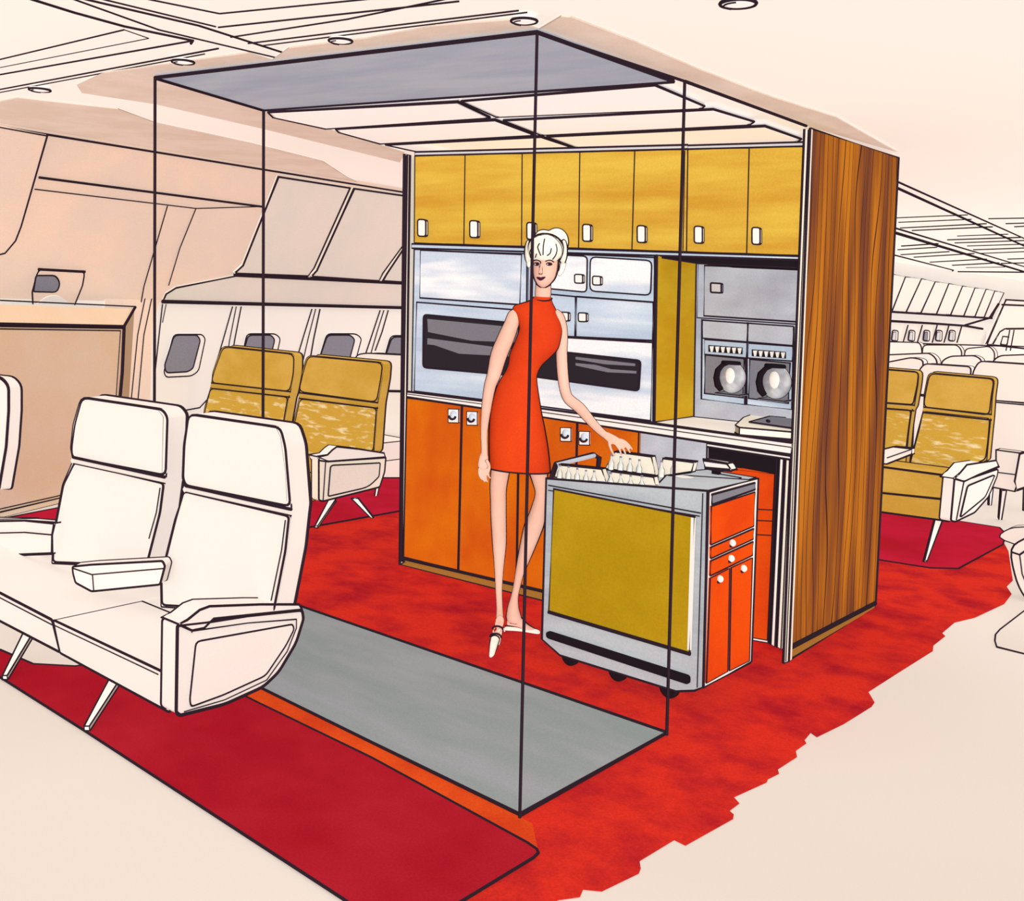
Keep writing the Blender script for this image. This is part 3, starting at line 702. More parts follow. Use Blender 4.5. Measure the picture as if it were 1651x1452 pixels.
# end face
b = MB('white'); b.prism(EF([(1142, 793), (1222, 771), (1211, 1066), (1134, 1108)], .004), (-.004, 0, 0), ink=3.4, edges='front'); b.build('end_frame', root)
b = MB('dgrey'); b.prism(EF([(1148, 797), (1217, 778), (1217, 789), (1148, 813)], .008), (-.004, 0, 0), ink=2.4, edges='front'); b.build('pull_slot', root)
for nm, pts, kn in [('flap', [(1147, 816), (1217, 793), (1215, 848), (1146, 878)], None), ('drawer', [(1146, 882), (1215, 852), (1214, 869), (1146, 900)], (1181, 875)), ('drawer', [(1146, 904), (1214, 873), (1213, 895), (1145, 928)], (1179, 900)),
                    ('door', [(1145, 932), (1176, 916), (1173, 1082), (1139, 1101)], (1161, 933)), ('door', [(1179, 915), (1213, 899), (1208, 1065), (1176, 1081)], (1199, 916))]:
    b = MB('cartorange'); b.prism(EF(pts, .010), (-.006, 0, 0), ink=1.8, edges='front'); d = b.build(nm, root)
    if kn:
        p = at(kn[0], kn[1], PX(ce_x + .016)); r_ = 5.5 * mpp(p)
        b = MB('white'); b.ell(p, V(r_, 0, 0), V(0, r_, 0), V(0, 0, r_)); b.ell(p + V(-.004, 0, -r_ * .8), V(r_ * .5, 0, 0), V(0, r_, 0), V(0, 0, r_ * .6), 'ink'); b.build('knob', d, smooth=True)
# casters
for x, y in [(915, 1066), (992, 1086), (1075, 1116)]:
    for dy in (0.03, DEPc - .05):
        p = at(x, y, PY(cy + .01)); p = V(p[0], cy + dy, 0); r_ = .036
        b = MB('black'); b.lathe(p + V(0, -.016, r_ + .003), [(r_ * .8, 0), (r_, .006), (r_, .026), (r_ * .8, .032)], sides=20, up=V(0, 1, 0)); b.prism([p + V(-.02, 0, .05), p + V(.02, 0, .05), p + V(.014, 0, .11), p + V(-.014, 0, .11)], (0, .01, 0), ink=0); b.build('caster', root)
# top: lid, handle, push bar
ZT = zc + .002
b = MB('cartgrey'); P = poly([(1058, 783), (1078, 762), (1140, 757), (1219, 770), (1141, 794)], PZ(ZT + .012)); b.prism(P, (0, 0, -.014), ink=2.4)
b.tube(poly([(1145, 793), (1195, 770), (1150, 762)], PZ(ZT + .014)), 1.8); lid = b.build('lid', root)
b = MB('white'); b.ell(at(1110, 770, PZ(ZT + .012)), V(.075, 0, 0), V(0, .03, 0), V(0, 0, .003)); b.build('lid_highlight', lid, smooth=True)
hp_ = poly([(1134, 741), (1172, 747), (1179, 758), (1137, 754)], PY(at(1150, 765, PZ(ZT + .012))[1]))
b = MB('white'); b.prism(hp_, (0, .05, .0), ink=4); b.prism([hp_[3] + V(.02, .015, 0), hp_[3] + V(.05, .015, 0), hp_[3] + V(.05, .015, -.03), hp_[3] + V(.02, .015, -.03)], (0, .02, 0), 'black', ink=0); b.build('lid_handle', lid)
b = MB('grey'); bar = [at(890, 768, PZ(ZT)), at(896, 748, PY(cy + .05)), at(957, 733, PY(cy + DEPc - .05)), at(966, 738, PY(cy + DEPc - .04)), at(964, 757, PY(cy + DEPc - .04))]
b.tube(bar, mat='ink', r=.010); b.tube([p + V(.012, -.012, 0) for p in bar[1:3]], mat='grey', r=.008); b.build('push_bar', root)

# trays and bottles
def tray(lab, px, yoff, ht, nb, lab_b, grp, bottle_px):
    y0 = cy + yoff
    P = poly(px, PY(y0))                                   # tilted display face: bl, tl, tr, br
    zb = min(p[2] for p in P)
    t = thing('bottle_tray', lab, 'tray', V(P[0][0], y0, zb), 'bottle trays on the trolley')
    b = MB('cream'); b.prism([p + V(0, .035, 0) for p in P], (0, .03, 0), ink=3); b.build('tray_back', t)
    b = MB('black'); b.tube([P[0] + V(0, .03, 0), P[3] + V(0, .03, 0)], mat='black', r=.005); b.tube([P[1] + V(0, .05, 0), P[2] + V(0, .05, 0)], mat='black', r=.0055); b.build('tray_rim', t)
    for x, y, h in bottle_px:
        p = at(x, y, PY(y0 + .018)); s_ = h * mpp(p)
        bt = thing('bottle', lab_b, 'bottle', p, grp)
        b = MB('bottle'); b.lathe(p, [(s_ * .17, 0), (s_ * .2, s_ * .05), (s_ * .2, s_ * .45), (s_ * .13, s_ * .6), (s_ * .07, s_ * .72), (s_ * .07, s_ * .92)], sides=12); b.build('glass', bt, smooth=True)
        b = MB('dgrey'); b.lathe(p + V(0, 0, s_ * .92), [(s_ * .085, 0), (s_ * .085, s_ * .1)], sides=10); b.build('cap', bt)
tray('cream bottle tray on the trolley beside the push bar', [(886, 771), (892, 750), (962, 757), (972, 787)], .01, .1, 5, 'small clear bottle in the tray beside the push bar', 'bottles beside the push bar', [(902, 772, 22), (916, 774, 22), (930, 777, 22), (944, 780, 22), (957, 783, 24)])
tray('cream bottle tray on the trolley between the lid and the push bar', [(968, 787), (978, 761), (1046, 770), (1052, 796)], .01, .1, 4, 'small clear bottle in the tray between lid and push bar', 'bottles between lid and push bar', [(984, 786, 24), (1000, 788, 24), (1016, 790, 24), (1034, 793, 26)])
tray('cream bottle tray on the trolley under the fingers of the woman', [(968, 757), (984, 729), (1043, 737), (1050, 768)], .27, .1, 4, 'small clear bottle in the tray under the hand of the woman', 'bottles under the hand', [(985, 757, 24), (1000, 760, 24), (1015, 763, 24), (1030, 765, 24)])
tray('cream bottle tray on the trolley against the raised edge of the lid', [(1055, 770), (1062, 740), (1112, 746), (1108, 762)], .26, .1, 2, 'small clear bottle in the tray against the lid', 'bottles against the lid', [(1066, 769, 26), (1085, 764, 20)])

# ================================================================== OUTLINE FRAME (transparent cabinet)
root = thing('outline_frame', 'tall thin black outline frame standing round the grey mat up to the canopy', 'frame', at(838, 1318, FL))
posts = [[(866, 53), (838, 1318)], [(1104, 131), (1075, 1185)], [(250, 127), (249, 660)], [(425, 178), (424, 690)]]
tops3 = [at(866, 53, PZ(HC - .004)), at(1104, 131, PZ(HC - .004)), at(250, 126, PZ(HC - .004)), at(425, 178, PZ(HC - .004))]
bots3 = [at(838, 1318, PZ(.012)), at(1075, 1185, PZ(.012)), None, None]
for k, (px0, px1) in enumerate(posts):
    if bots3[k] is None:
        # stands straight down to the floor behind the seats
        tp = tops3[k]; q = at(px1[0], px1[1], PY(-1.62 if k == 2 else -1.1))
        d = q - tp; bots3[k] = tp + d * ((tp[2] - .012) / -d[2])
for k in range(4):
    b = MB('ink'); b.tube([tops3[k], bots3[k]], 5.0, mat='ink'); b.build('post', root)
for a_, c_ in ((0, 2), (0, 1), (2, 3)):
    b = MB('ink'); b.tube([tops3[a_], tops3[c_]], 5.0, mat='ink'); b.build('top_rail', root)
b = MB('ink'); b.tube([at(1104, 131, PZ(HC - .004)), at(1300, 203, PZ(HC - .004))], 5, mat='ink'); b.build('top_rail', root)

# ================================================================== SEATS
def leg(parent, foot, top, w0, w1, m='white', ink=2.6):
    foot, top = np.array(foot), np.array(top)
    b = MB(m); r_ = unit(ROT[0]); n_ = unit(np.cross(r_, top - foot)); 
    A = [foot - r_ * w0, foot + r_ * w0, top + r_ * w1, top - r_ * w1]
    b.prism([p - n_ * w0 for p in A], n_ * w0 * 2, ink=ink); return b.build('leg', parent)

# ---- white double seat in front
BY = lambda z: -1.80 - (.92 - z) * .115
ta = math.atan(.115)
BKP = plane((0, -1.80, .92), (0, -math.cos(ta), math.sin(ta)))
def bench_back(root, hp, lp, pl, vec, m1, m2, ink=5.5, rad_h=10, rad_l=6, shell=None):
    sh_, radii = shell
    b = MB(m1); b.prism(poly(roundpoly(sh_, radii), pl), vec, ink=ink * .5, backink=ink, smooth_deg=60); o = b.build('back_shell', root)
    b = MB(m2); b.prism(poly(roundpoly(lp, rad_l), shift(pl, .010)), vec * .11, ink=ink * .7, edges='front', smooth_deg=60); o = b.build('backrest', root)
    b = MB(m1); b.prism(poly(roundpoly(hp, rad_h), shift(pl, .016)), vec * .17, ink=ink * .7, edges='front', smooth_deg=60); b.build('headrest', root)
root = thing('airline_seat', 'white double seat with black piping standing on the dark crimson strip', 'seat', V(.7, -2.1, 0))
TH = V(0, .085, .005)
bench_back(root, [(133, 641), (262, 660), (270, 672), (267, 766), (117, 737), (116, 722), (121, 684)], [(121, 745), (264, 779), (258, 826), (236, 912), (86, 906), (88, 860), (103, 781)], BKP, TH, 'seatwhite', 'seatwhite', shell=([(131, 639), (263, 659), (272, 672), (268, 768), (265, 782), (259, 826), (236, 915), (84, 908), (86, 860), (101, 781), (118, 742), (114, 722), (118, 684)], [12, 10, 4, 2, 2, 4, 2, 2, 4, 4, 2, 3, 6]))
bench_back(root, [(305, 668), (452, 689), (460, 720), (468, 816), (300, 782), (296, 770), (298, 717)], [(297, 792), (466, 832), (460, 888), (441, 985), (262, 975), (261, 930), (284, 837)], BKP, TH, 'seatwhite', 'seatwhite', shell=([(304, 666), (453, 688), (463, 720), (470, 818), (468, 834), (462, 888), (442, 990), (260, 978), (259, 930), (282, 837), (299, 787), (294, 770), (296, 717)], [14, 10, 8, 2, 2, 4, 2, 2, 4, 4, 2, 3, 6]))
for pts in ([(118, 742), (266, 774)], [(299, 788), (470, 826)]):
    b = MB('white'); b.tube(poly(pts, shift(BKP, .010)), mat='seatwhite', r=.012); b.tube(poly([(p[0], p[1] + 5) for p in pts], shift(BKP, .022)), 2); b.tube(poly([(p[0], p[1] - 5) for p in pts], shift(BKP, .022)), 5); b.build('piping_roll', root)
b = MB('seatwhite')
for pts, px in [([(140, 642), (256, 661), (264, 672), (262, 762)], 2), ([(258, 786), (252, 826), (240, 868)], 2.2)]: b.tube(poly(pts, shift(BKP, .014)), px)
for pts, px in [([(316, 668), (446, 690), (453, 704), (461, 760), (463, 808)], 2.2), ([(460, 838), (454, 886), (437, 968)], 2.2)]: b.tube(poly(pts, shift(BKP, .014)), px)
b.build('seam', root)
CF = PY(-2.21)
YB = V(0, .38, .0)
for pts in ([(-120, 893), (84, 999), (97, 1051), (-120, 938)], [(86, 999), (255, 1079), (277, 1090), (274, 1148), (97, 1052)]):
    b = MB('seatwhite'); b.prism(poly(roundpoly(pts, 3), CF), V(0, .56 if pts[0][0] < 0 else .36, 0), ink=4, smooth_deg=60)
    b.tube(poly([(p[0], p[1] + 8) for p in pts[:2]], PY(-2.213)), 1.8); b.build('seat_cushion', root)
AP = 1.135
def EA(pts, d=0.): return poly(pts, PX(AP + d))
b = MB('seatwhite'); b.prism(EA(roundpoly([(286, 1008), (330, 1003), (400, 992), (487, 983), (489, 997), (477, 1036), (449, 1083), (424, 1107), (362, 1135), (290, 1153), (284, 1148)], [4, 0, 0, 4, 4, 10, 10, 10, 10, 3, 3])), (-.075, 0, 0), ink=5.5, edges='all', smooth_deg=70)
arm = b.build('armrest', root)
b = MB('seatwhite'); b.prism(EA(roundpoly([(316, 1034), (472, 1006), (474, 1014), (461, 1040), (428, 1089), (360, 1120), (308, 1139), (306, 1128)], 8), .007), (-.006, 0, 0), ink=3, edges='front')
b.tube(EA([(309, 1020), (310, 1017), (400, 1004), (478, 998), (478, 1012), (463, 1050), (430, 1096), (362, 1128), (297, 1147)], .004), 2); b.build('side_panel', arm)
b = MB('seatwhite'); b.prism(EA([(288, 1006), (302, 999), (322, 983), (338, 977), (420, 974), (482, 974), (487, 983), (400, 991), (344, 997), (329, 1012), (309, 1016)], .004), (-.085, 0, 0), ink=4, smooth_deg=70); b.build('arm_pad', arm)
# middle armrest
b = MB('seatwhite'); P = poly(roundpoly([(122, 939), (148, 953), (258, 942), (266, 912), (262, 904), (148, 910), (117, 913), (118, 924)], 3), plane((0, -2.06, 0), (.2, -.98, 0)))
b.prism(P, (-.03, .05, 0), ink=3.6, smooth_deg=50); b.tube(poly([(118, 916), (148, 926), (266, 916)], plane((0, -2.064, 0), (.2, -.98, 0))), 2.2); b.tube(poly([(149, 926), (151, 952)], plane((0, -2.064, 0), (.2, -.98, 0))), 2.2); b.build('armrest', root)
# far armrest, mostly beyond the picture edge
b = MB('seatwhite'); b.prism(poly([(-120, 842), (40, 839), (88, 843), (84, 862), (84, 892), (-120, 900)], PY(-1.9)), (0, .06, 0), ink=3.4); b.tube(poly([(-120, 862), (40, 858), (84, 862)], PY(-1.905)), 2.2); b.build('armrest', root)
leg(root, at(140, 1174, PZ(.014)), at(186, 1096, PY(-2.17)), .008, .018)
leg(root, at(8, 1092, PZ(.014)), at(47, 1020, PY(-2.17)), .008, .018)

# ---- sliver of another white seat at the picture edge
root = thing('airline_seat', 'white seat back cut off by the picture edge in front of the tan closet', 'seat', V(-.75, -1.7, 0))
b = MB('seatwhite'); b.prism(poly(roundpoly([(-75, 600), (2, 608), (14, 622), (14, 662), (10, 720), (-2, 790), (-75, 786)], [2, 10, 8, 4, 4, 4, 2]), PY(-1.55)), (0, .07, 0), ink=5, smooth_deg=60); b.build('backrest', root)
b = MB('seatwhite'); P = poly([(-100, 846), (-30, 848), (-30, 885), (-100, 885)], PY(-1.85)); b.prism(P, (0, .28, 0), ink=3); b.build('seat_cushion', root)
for x in (-92, -42):
    p = at(x, 885, PY(-1.8)); leg(root, V(p[0], -1.8, .012), p, .008, .016)

# ---- mustard double seat by the windows
root = thing('airline_seat', 'mustard double seat with a beige armrest panel beside the windows', 'seat', V(-1.4, .3, 0), 'mustard double seats')
tb = math.atan(.10)
GB = plane((0, .62, .92), (0, -math.cos(tb), math.sin(tb)))
TH = V(0, .075, .004)
bench_back(root, [(360, 559), (474, 571), (473, 602), (467, 631), (341, 617), (345, 600)], [(340, 626), (464, 640), (457, 681), (450, 760), (318, 745), (332, 656)], GB, TH, 'goldseat', 'goldseat2', 3, 9, shell=([(358, 557), (475, 570), (474, 602), (468, 633), (465, 642), (458, 681), (450, 765), (316, 748), (330, 656), (341, 621), (343, 600)], [10, 8, 4, 2, 2, 4, 2, 2, 4, 2, 4]))
bench_back(root, [(497, 574), (617, 585), (614, 610), (607, 648), (482, 631), (489, 600)], [(484, 643), (607, 658), (602, 726), (560, 748), (508, 800), (480, 788), (470, 705)], GB, TH, 'goldseat', 'goldseat2', 3, 9, shell=([(495, 572), (618, 584), (616, 610), (609, 650), (608, 660), (603, 728), (560, 752), (506, 808), (478, 792), (468, 705), (483, 637), (487, 600)], [10, 8, 4, 2, 2, 4, 2, 2, 2, 4, 2, 4]))
for pts in ([(341, 621), (467, 635)], [(483, 637), (609, 653)]):
    b = MB('goldseat'); b.tube(poly(pts, shift(GB, .008)), mat='goldseat', r=.010); b.tube(poly([(p[0], p[1] + 5) for p in pts], shift(GB, .018)), 2.6); b.tube(poly([(p[0], p[1] - 4) for p in pts], shift(GB, .018)), 2.6); b.build('piping_roll', root)
b = MB('goldseat'); b.prism([V(-2.1, .02, .16), V(-.80, .02, .16), V(-.80, .02, .30), V(-2.1, .02, .30)], (0, .5, 0), ink=2.4); b.build('seat_cushion', root)
AX = -.735
def E2(pts, d=0.): return poly(pts, PX(AX + d))
b = MB('cream'); b.prism(E2(roundpoly([(514, 737), (528, 743), (622, 736), (620, 760), (612, 785), (520, 808), (514, 806)], 3)), (-.06, 0, 0), ink=3, smooth_deg=60); arm = b.build('armrest', root)
b = MB('greige'); b.prism(E2(roundpoly([(533, 750), (613, 746), (611, 768), (594, 785), (529, 800)], [5, 2, 3, 12, 3]), .006), (-.005, 0, 0), ink=2.4, edges='front'); b.tube(E2([(525, 745), (521, 806)], .004), 2); b.build('side_panel', arm)
b = MB('white'); b.prism(E2([(512, 736), (528, 733), (536, 725), (543, 720), (580, 724), (619, 730), (621, 737), (528, 744), (514, 742)], .004), (-.07, 0, 0), ink=2.8, smooth_deg=70); b.build('arm_pad', arm)
leg(root, at(510, 849, PZ(.014)), at(536, 806, PX(AX - .02)), .008, .02, ink=2.2)
leg(root, at(600, 834, PZ(.014)), at(572, 803, PX(AX - .02)), .008, .02, ink=2.2)

# ---- mustard double seat behind the galley
root = thing('airline_seat', 'mustard double seat with a white armrest behind the wood end panel', 'seat', V(1.75, 2.75, 0), 'mustard double seats')
GR = plane((0, 3.08, 1.0), (0, -math.cos(tb), math.sin(tb)))
bench_back(root, [(1380, 592), (1481, 600), (1479, 620), (1472, 652), (1380, 645)], [(1380, 654), (1469, 661), (1465, 690), (1460, 730), (1370, 730)], GR, TH, 'goldseat', 'goldseat2', 3, [2, 6, 3, 5, 2], shell=([(1378, 590), (1482, 599), (1480, 620), (1474, 655), (1470, 662), (1466, 690), (1460, 750), (1370, 745)], [2, 8, 4, 2, 2, 4, 2, 2]))
bench_back(root, [(1499, 602), (1603, 611), (1598, 640), (1595, 669), (1489, 656), (1492, 635)], [(1488, 663), (1596, 674), (1593, 710), (1589, 740), (1556, 754), (1530, 768), (1464, 760), (1483, 688)], GR, TH, 'goldseat', 'goldseat2', 3, 9, shell=([(1497, 600), (1604, 610), (1600, 640), (1598, 671), (1594, 710), (1591, 742), (1560, 756), (1530, 775), (1462, 765), (1481, 690), (1489, 660), (1490, 635)], [9, 8, 4, 3, 4, 2, 2, 2, 2, 4, 2, 4]))
for pts in ([(1380, 650), (1474, 657)], [(1489, 660), (1599, 672)]):
    b = MB('goldseat'); b.tube(poly(pts, shift(GR, .008)), mat='goldseat', r=.010); b.tube(poly([(p[0], p[1] + 5) for p in pts], shift(GR, .018)), 2.6); b.tube(poly([(p[0], p[1] - 4) for p in pts], shift(GR, .018)), 2.6); b.build('piping_roll', root)
b = MB('goldseat'); Pq = poly([(1360, 788), (1535, 806), (1530, 840), (1360, 817)], PY(2.52)); b.prism(Pq, (0, .4, .0), ink=2.6); b.prism([p + V(0, -.004, 0) for p in poly([(1360, 744), (1540, 768), (1535, 805), (1360, 786)], PY(2.6))], (0, .35, 0), ink=2.6)
b.build('seat_cushion', root)
AX2 = 1.985
def E3(pts, d=0.): return poly(pts, PX(AX2 + d))
b = MB('white'); b.prism(E3(roundpoly([(1539, 771), (1553, 775), (1609, 756), (1607, 768), (1593, 801), (1571, 826), (1540, 841), (1533, 839)], 3)), (-.06, 0, 0), ink=2.8, smooth_deg=60); arm = b.build('armrest', root)
b = MB('white'); b.prism(E3(roundpoly([(1560, 783), (1604, 765), (1588, 801), (1548, 834)], 4), .006), (-.005, 0, 0), ink=2.6, edges='front'); b.tube(E3([(1554, 777), (1542, 838)], .004), 2); b.build('side_panel', arm)
b = MB('white'); b.prism(E3([(1538, 771), (1548, 762), (1559, 749), (1585, 745), (1606, 742), (1610, 752), (1577, 765), (1554, 776)], .004), (-.07, 0, 0), ink=2.8, smooth_deg=70); b.build('arm_pad', arm)
b = MB('white'); b.prism(poly([(1400, 742), (1429, 748), (1470, 732), (1470, 723), (1440, 720), (1400, 730)], PY(2.72)), (0, .05, 0), ink=2.6); b.tube(poly([(1430, 738), (1470, 724)], PY(2.715)), 2); b.build('armrest', root)
leg(root, at(1492, 904, PZ(.014)), at(1513, 838, PY(2.55)), .008, .022, ink=2.2)

# ---- white seats further back
def back_seat(label, hp, lp, y, ink=2.4, group='white seats further back', cushion=True):
    P = poly(lp, PY(y)); cx_ = sum(p[0] for p in P) / len(P)
    root = thing('airline_seat', label, 'seat', V(cx_, y, 0), group)
    b = MB('paper'); b.prism(poly(roundpoly(lp, 3), PY(y)), (0, .1, 0), ink=ink, smooth_deg=60); b.build('backrest', root)
    b = MB('paper'); b.prism(poly(roundpoly(hp, 7), PY(y - .012)), (0, .1, 0), ink=ink, smooth_deg=60); b.build('headrest', root)
    x0, x1 = min(p[0] for p in P) + .03, max(p[0] for p in P) - .03
    if not cushion: return root
    b = MB('paper'); b.prism([V(x0, y - .38, .24), V(x1, y - .38, .24), V(x1, y - .38, .36), V(x0, y - .38, .36)], (0, .35, 0), ink=2); b.build('seat_cushion', root)
    for x in (x0 + .05, x1 - .05): leg(root, V(x, y - .3, .004), V(x, y - .25, .25), .008, .018, ink=1.8)
    return root
back_seat('white seat back behind the mustard double seat beside the windows, under the last window', [(574, 572), (590, 569), (670, 573), (670, 630), (566, 628)], [(566, 630), (670, 632), (670, 770), (575, 770)], 1.35, group='grey white seats by the windows')
rear = back_seat('white seat at the picture edge behind the mustard seat, with its base and arm showing', [(1570, 596), (1579, 582), (1700, 590), (1690, 652), (1560, 642)], [(1560, 644), (1690, 656), (1680, 790), (1550, 780)], 3.75, cushion=False)
back_seat('white seat top showing over the gap between the two mustard backs', [(1480, 600), (1490, 586), (1566, 591), (1562, 640), (1475, 635)], [(1475, 637), (1562, 644), (1555, 760), (1470, 760)], 4.0)
back_seat('white seat top touching the wood panel edge', [(1400, 590), (1440, 582), (1470, 576), (1489, 580), (1484, 630), (1395, 630)], [(1395, 632), (1472, 636), (1466, 760), (1390, 760)], 4.25)
back_seat('white seat top in the second row beside the wood panel', [(1400, 573), (1500, 569), (1511, 580), (1510, 610), (1400, 610)], [(1400, 612), (1510, 612), (1505, 700), (1400, 700)], 5.0)
back_seat('white seat top in the second row, second from the wood panel', [(1518, 582), (1532, 574), (1572, 573), (1583, 580), (1580, 610), (1516, 608)], [(1516, 610), (1580, 612), (1574, 700), (1510, 700)], 5.0)
back_seat('white seat top in the second row at the picture edge', [(1600, 582), (1612, 573), (1690, 570), (1690, 610), (1600, 608)], [(1600, 610), (1690, 612), (1690, 700), (1596, 700)], 5.05)
back_seat('white seat top in the third row beside the wood panel', [(1400, 550), (1484, 552), (1487, 568), (1484, 590), (1400, 590)], [(1400, 592), (1484, 592), (1484, 660), (1400, 660)], 7.0, 2)
back_seat('white seat top in the third row, second from the wood panel', [(1488, 556), (1544, 556), (1551, 566), (1549, 590), (1486, 590)], [(1486, 592), (1549, 592), (1549, 660), (1486, 660)], 7.0, 2)
back_seat('white seat top in the third row, third from the wood panel', [(1556, 562), (1596, 558), (1604, 568), (1602, 590), (1554, 590)], [(1554, 592), (1602, 592), (1602, 660), (1554, 660)], 7.05, 2)
# white double seat edge (arm of the row behind)
root = rear
b = MB('paper'); b.prism(poly([(1606, 725), (1644, 730), (1648, 760), (1636, 792), (1600, 785), (1606, 760)], PY(3.5)), (0, .1, 0), ink=2.4); b.tube(poly([(1606, 761), (1638, 765)], PY(3.495)), 2); b.build('seat_cushion', root)
b = MB('paper'); b.prism(poly([(1644, 732), (1680, 722), (1680, 776), (1640, 790), (1636, 776)], PY(3.45)), (0, .1, 0), ink=3); b.build('armrest', root)
leg(root, at(1612, 836, PZ(.004)), at(1618, 788, PY(3.52)), .009, .016, ink=2)
# white seat cut by the picture edge lower down
root = thing('airline_seat', 'white armchair side with a curved armrest, mostly cut off by the picture edge', 'seat', V(2.5, 2.0, 0))
b = MB('paper'); b.prism(poly(smoothpts([(1631, 886), (1652, 868), (1700, 850), (1700, 980), (1665, 972), (1648, 955), (1636, 925)], 3), PY(1.95)), (.0, .12, 0), ink=3, smooth_deg=60)
b.tube(poly([(1632, 890), (1644, 894), (1664, 880)], PY(1.945)), 3); b.tube(poly([(1644, 894), (1648, 925), (1660, 955)], PY(1.945)), 2); arm = b.build('armrest', root)
b = MB('paper'); b.prism(poly(smoothpts([(1612, 866), (1628, 852), (1655, 849), (1700, 846), (1700, 880), (1650, 880)], 3), PY(2.1)), (0, .08, 0), ink=2, smooth_deg=60); b.build('seat_cushion', root)
leg(root, V(at(1690, 975, PY(2.0))[0], 2.0, .004), at(1690, 960, PY(2.0)), .008, .015)

# ---- far cabin fittings seen beyond the wood panel
FW = PX(-2.05)
bl = [(1436, 440), (1460, 445), (1486, 448), (1508, 453), (1530, 456), (1552, 460), (1572, 463), (1590, 465), (1604, 468), (1619, 471)]
bb_ = [(1420, 503), (1437, 503), (1460, 504), (1484, 505), (1509, 507), (1532, 508), (1553, 510), (1571, 511), (1586, 512), (1599, 513)]
for i in range(9):
    P = poly([bl[i], bl[i + 1], bb_[i + 1], bb_[i]], FW); cen = sum(P) / 4; P = [cen + (p - cen) * .96 for p in P]
    t = thing('overhead_bin', 'white far cabin overhead bin, %s from the wood panel' % ['first', 'second', 'third', 'fourth', 'fifth', 'sixth', 'seventh', 'eighth', 'ninth'][i], 'overhead bin', P[3], 'white bins far down the cabin')
    b = MB('paper'); b.prism(P, (-.02, 0, 0), ink=1.6, edges='front'); b.build('bin_door', t)
b = MB('paper')
for pts, px in [([(1430, 517), (1500, 521), (1556, 525), (1584, 530)], 4), ([(1430, 502), (1599, 513)], 3.6), ([(1556, 524), (1590, 514), (1599, 512)], 3), ([(1430, 550), (1490, 554), (1600, 557)], 2.4)]: b.tube(poly(pts, PX(-2.02)), px)
for x in (1464, 1487, 1511, 1530, 1551): b.tube(poly([(x, 524), (x - 8, 552)], PX(-2.02)), 2.2)
b.prism(poly([(1420, 517), (1556, 525), (1590, 530), (1590, 558), (1420, 550)], PX(-2.06)), (-.02, 0, 0), ink=0)
struct('trim_8', b)
for i, x in enumerate((1443, 1470, 1494, 1514, 1535)):
    wn = MB('paper'); wn.prism(poly(roundpoly([(x - 4, 532), (x + 5, 533), (x + 4, 550), (x - 6, 549)], 3), PX(-2.015)), (-.01, 0, 0), ink=2, edges='front'); o = struct('window_%d' % (6 + i), wn)
    sh = MB('shade' if i in (2,) else 'ltgrey'); sh.prism(poly(roundpoly([(x - 3, 535), (x + 2, 535), (x + 1, 549), (x - 5, 548)], 2), PX(-2.005)), (-.01, 0, 0), ink=1, edges='front'); sh.build('window_shade', o)
t = thing('partition', 'white cabin partition with an angled top edge at the picture edge far down the cabin', 'partition', at(1640, 560, PX(-1.95)))
b = MB('paper'); b.prism(poly([(1622, 483), (1690, 487), (1690, 560), (1590, 556)], PX(-1.95)), (-.05, 0, 0), ink=2.6, edges='front'); b.tube(poly([(1616, 491), (1690, 494)], PX(-1.94)), 3); b.tube(poly([(1622, 530), (1690, 529)], PX(-1.94)), 3); b.tube(poly([(1610, 490), (1596, 512)], PX(-1.94)), 4); b.build('partition_board', t)
b = MB('paper'); b.prism(poly([(1600, 556), (1612, 535), (1620, 530), (1690, 530), (1690, 566)], PX(-1.93)), (-.04, 0, 0), ink=2, edges='front')
for x in (1635, 1628): b.tube(poly([(x, 532), (x - 6, 565)], PX(-1.92)), 1.8)
b.tube(poly([(1617, 542), (1626, 543), (1623, 556), (1613, 555)], PX(-1.92)), 1.8, True); b.build('sidewall_panel', t)


# ================================================================== THE WOMAN
WB = V(1.10, -.585, 0)
wn_ = unit(V(CAM[0] - WB[0], CAM[1] - WB[1], 0))      # towards the viewer
wr_ = V(-wn_[1], wn_[0], 0)
wr_ = wr_ if np.dot(wr_, ROT[0]) > 0 else -wr_
UP = V(0, 0, 1)
def WPl(d): return plane(WB + wn_ * d, wn_)
def wp(x, y, d=0.): return at(x, y, WPl(d))
K = mpp(WB + V(0, 0, 1.0))
def horiz(data, ratio, mat_='skin', d=0.):
    out = []
    for row in data:
        y, xl, xr = row[:3]; dd = row[3] if len(row) > 3 else d; rt = row[4] if len(row) > 4 else ratio
        a_, b_ = wp(xl, y, dd), wp(xr, y, dd); c_ = (a_ + b_) / 2; r_ = np.linalg.norm(a_ - b_) / 2
        out.append((c_, wr_, r_, wn_, r_ * rt))
    return out
def chain(data, ratio=.95):
    """(x, y, half width, depth)"""
    C = [wp(x, y, d) for x, y, w_, d in data]; out = []
    for i, (x, y, w_, d) in enumerate(data):
        t_ = unit(C[min(i + 1, len(C) - 1)] - C[max(i - 1, 0)])
        a_ = unit(np.cross(wn_, t_)); b_ = unit(np.cross(t_, a_))
        out.append((C[i], a_, w_ * K, b_, w_ * K * ratio))
    return out
root = thing('person', 'platinum blonde woman in a sleeveless orange minidress with one hand on the trolley', 'person', WB)
bd = MB('skin')
# torso under the dress, neck
bd.loft(horiz([(480, 866, 884), (490, 850, 886), (500, 840, 890), (530, 845, 898), (573, 830, 882), (601, 823, 858), (640, 807, 860), (690, 798, 870), (748, 796, 878)], .5), sub=3)
bd.loft(horiz([(448, 864, 889, .0), (462, 863, 889, .0), (474, 862, 889), (482, 863, 887), (494, 864, 885)], .8), sub=3)
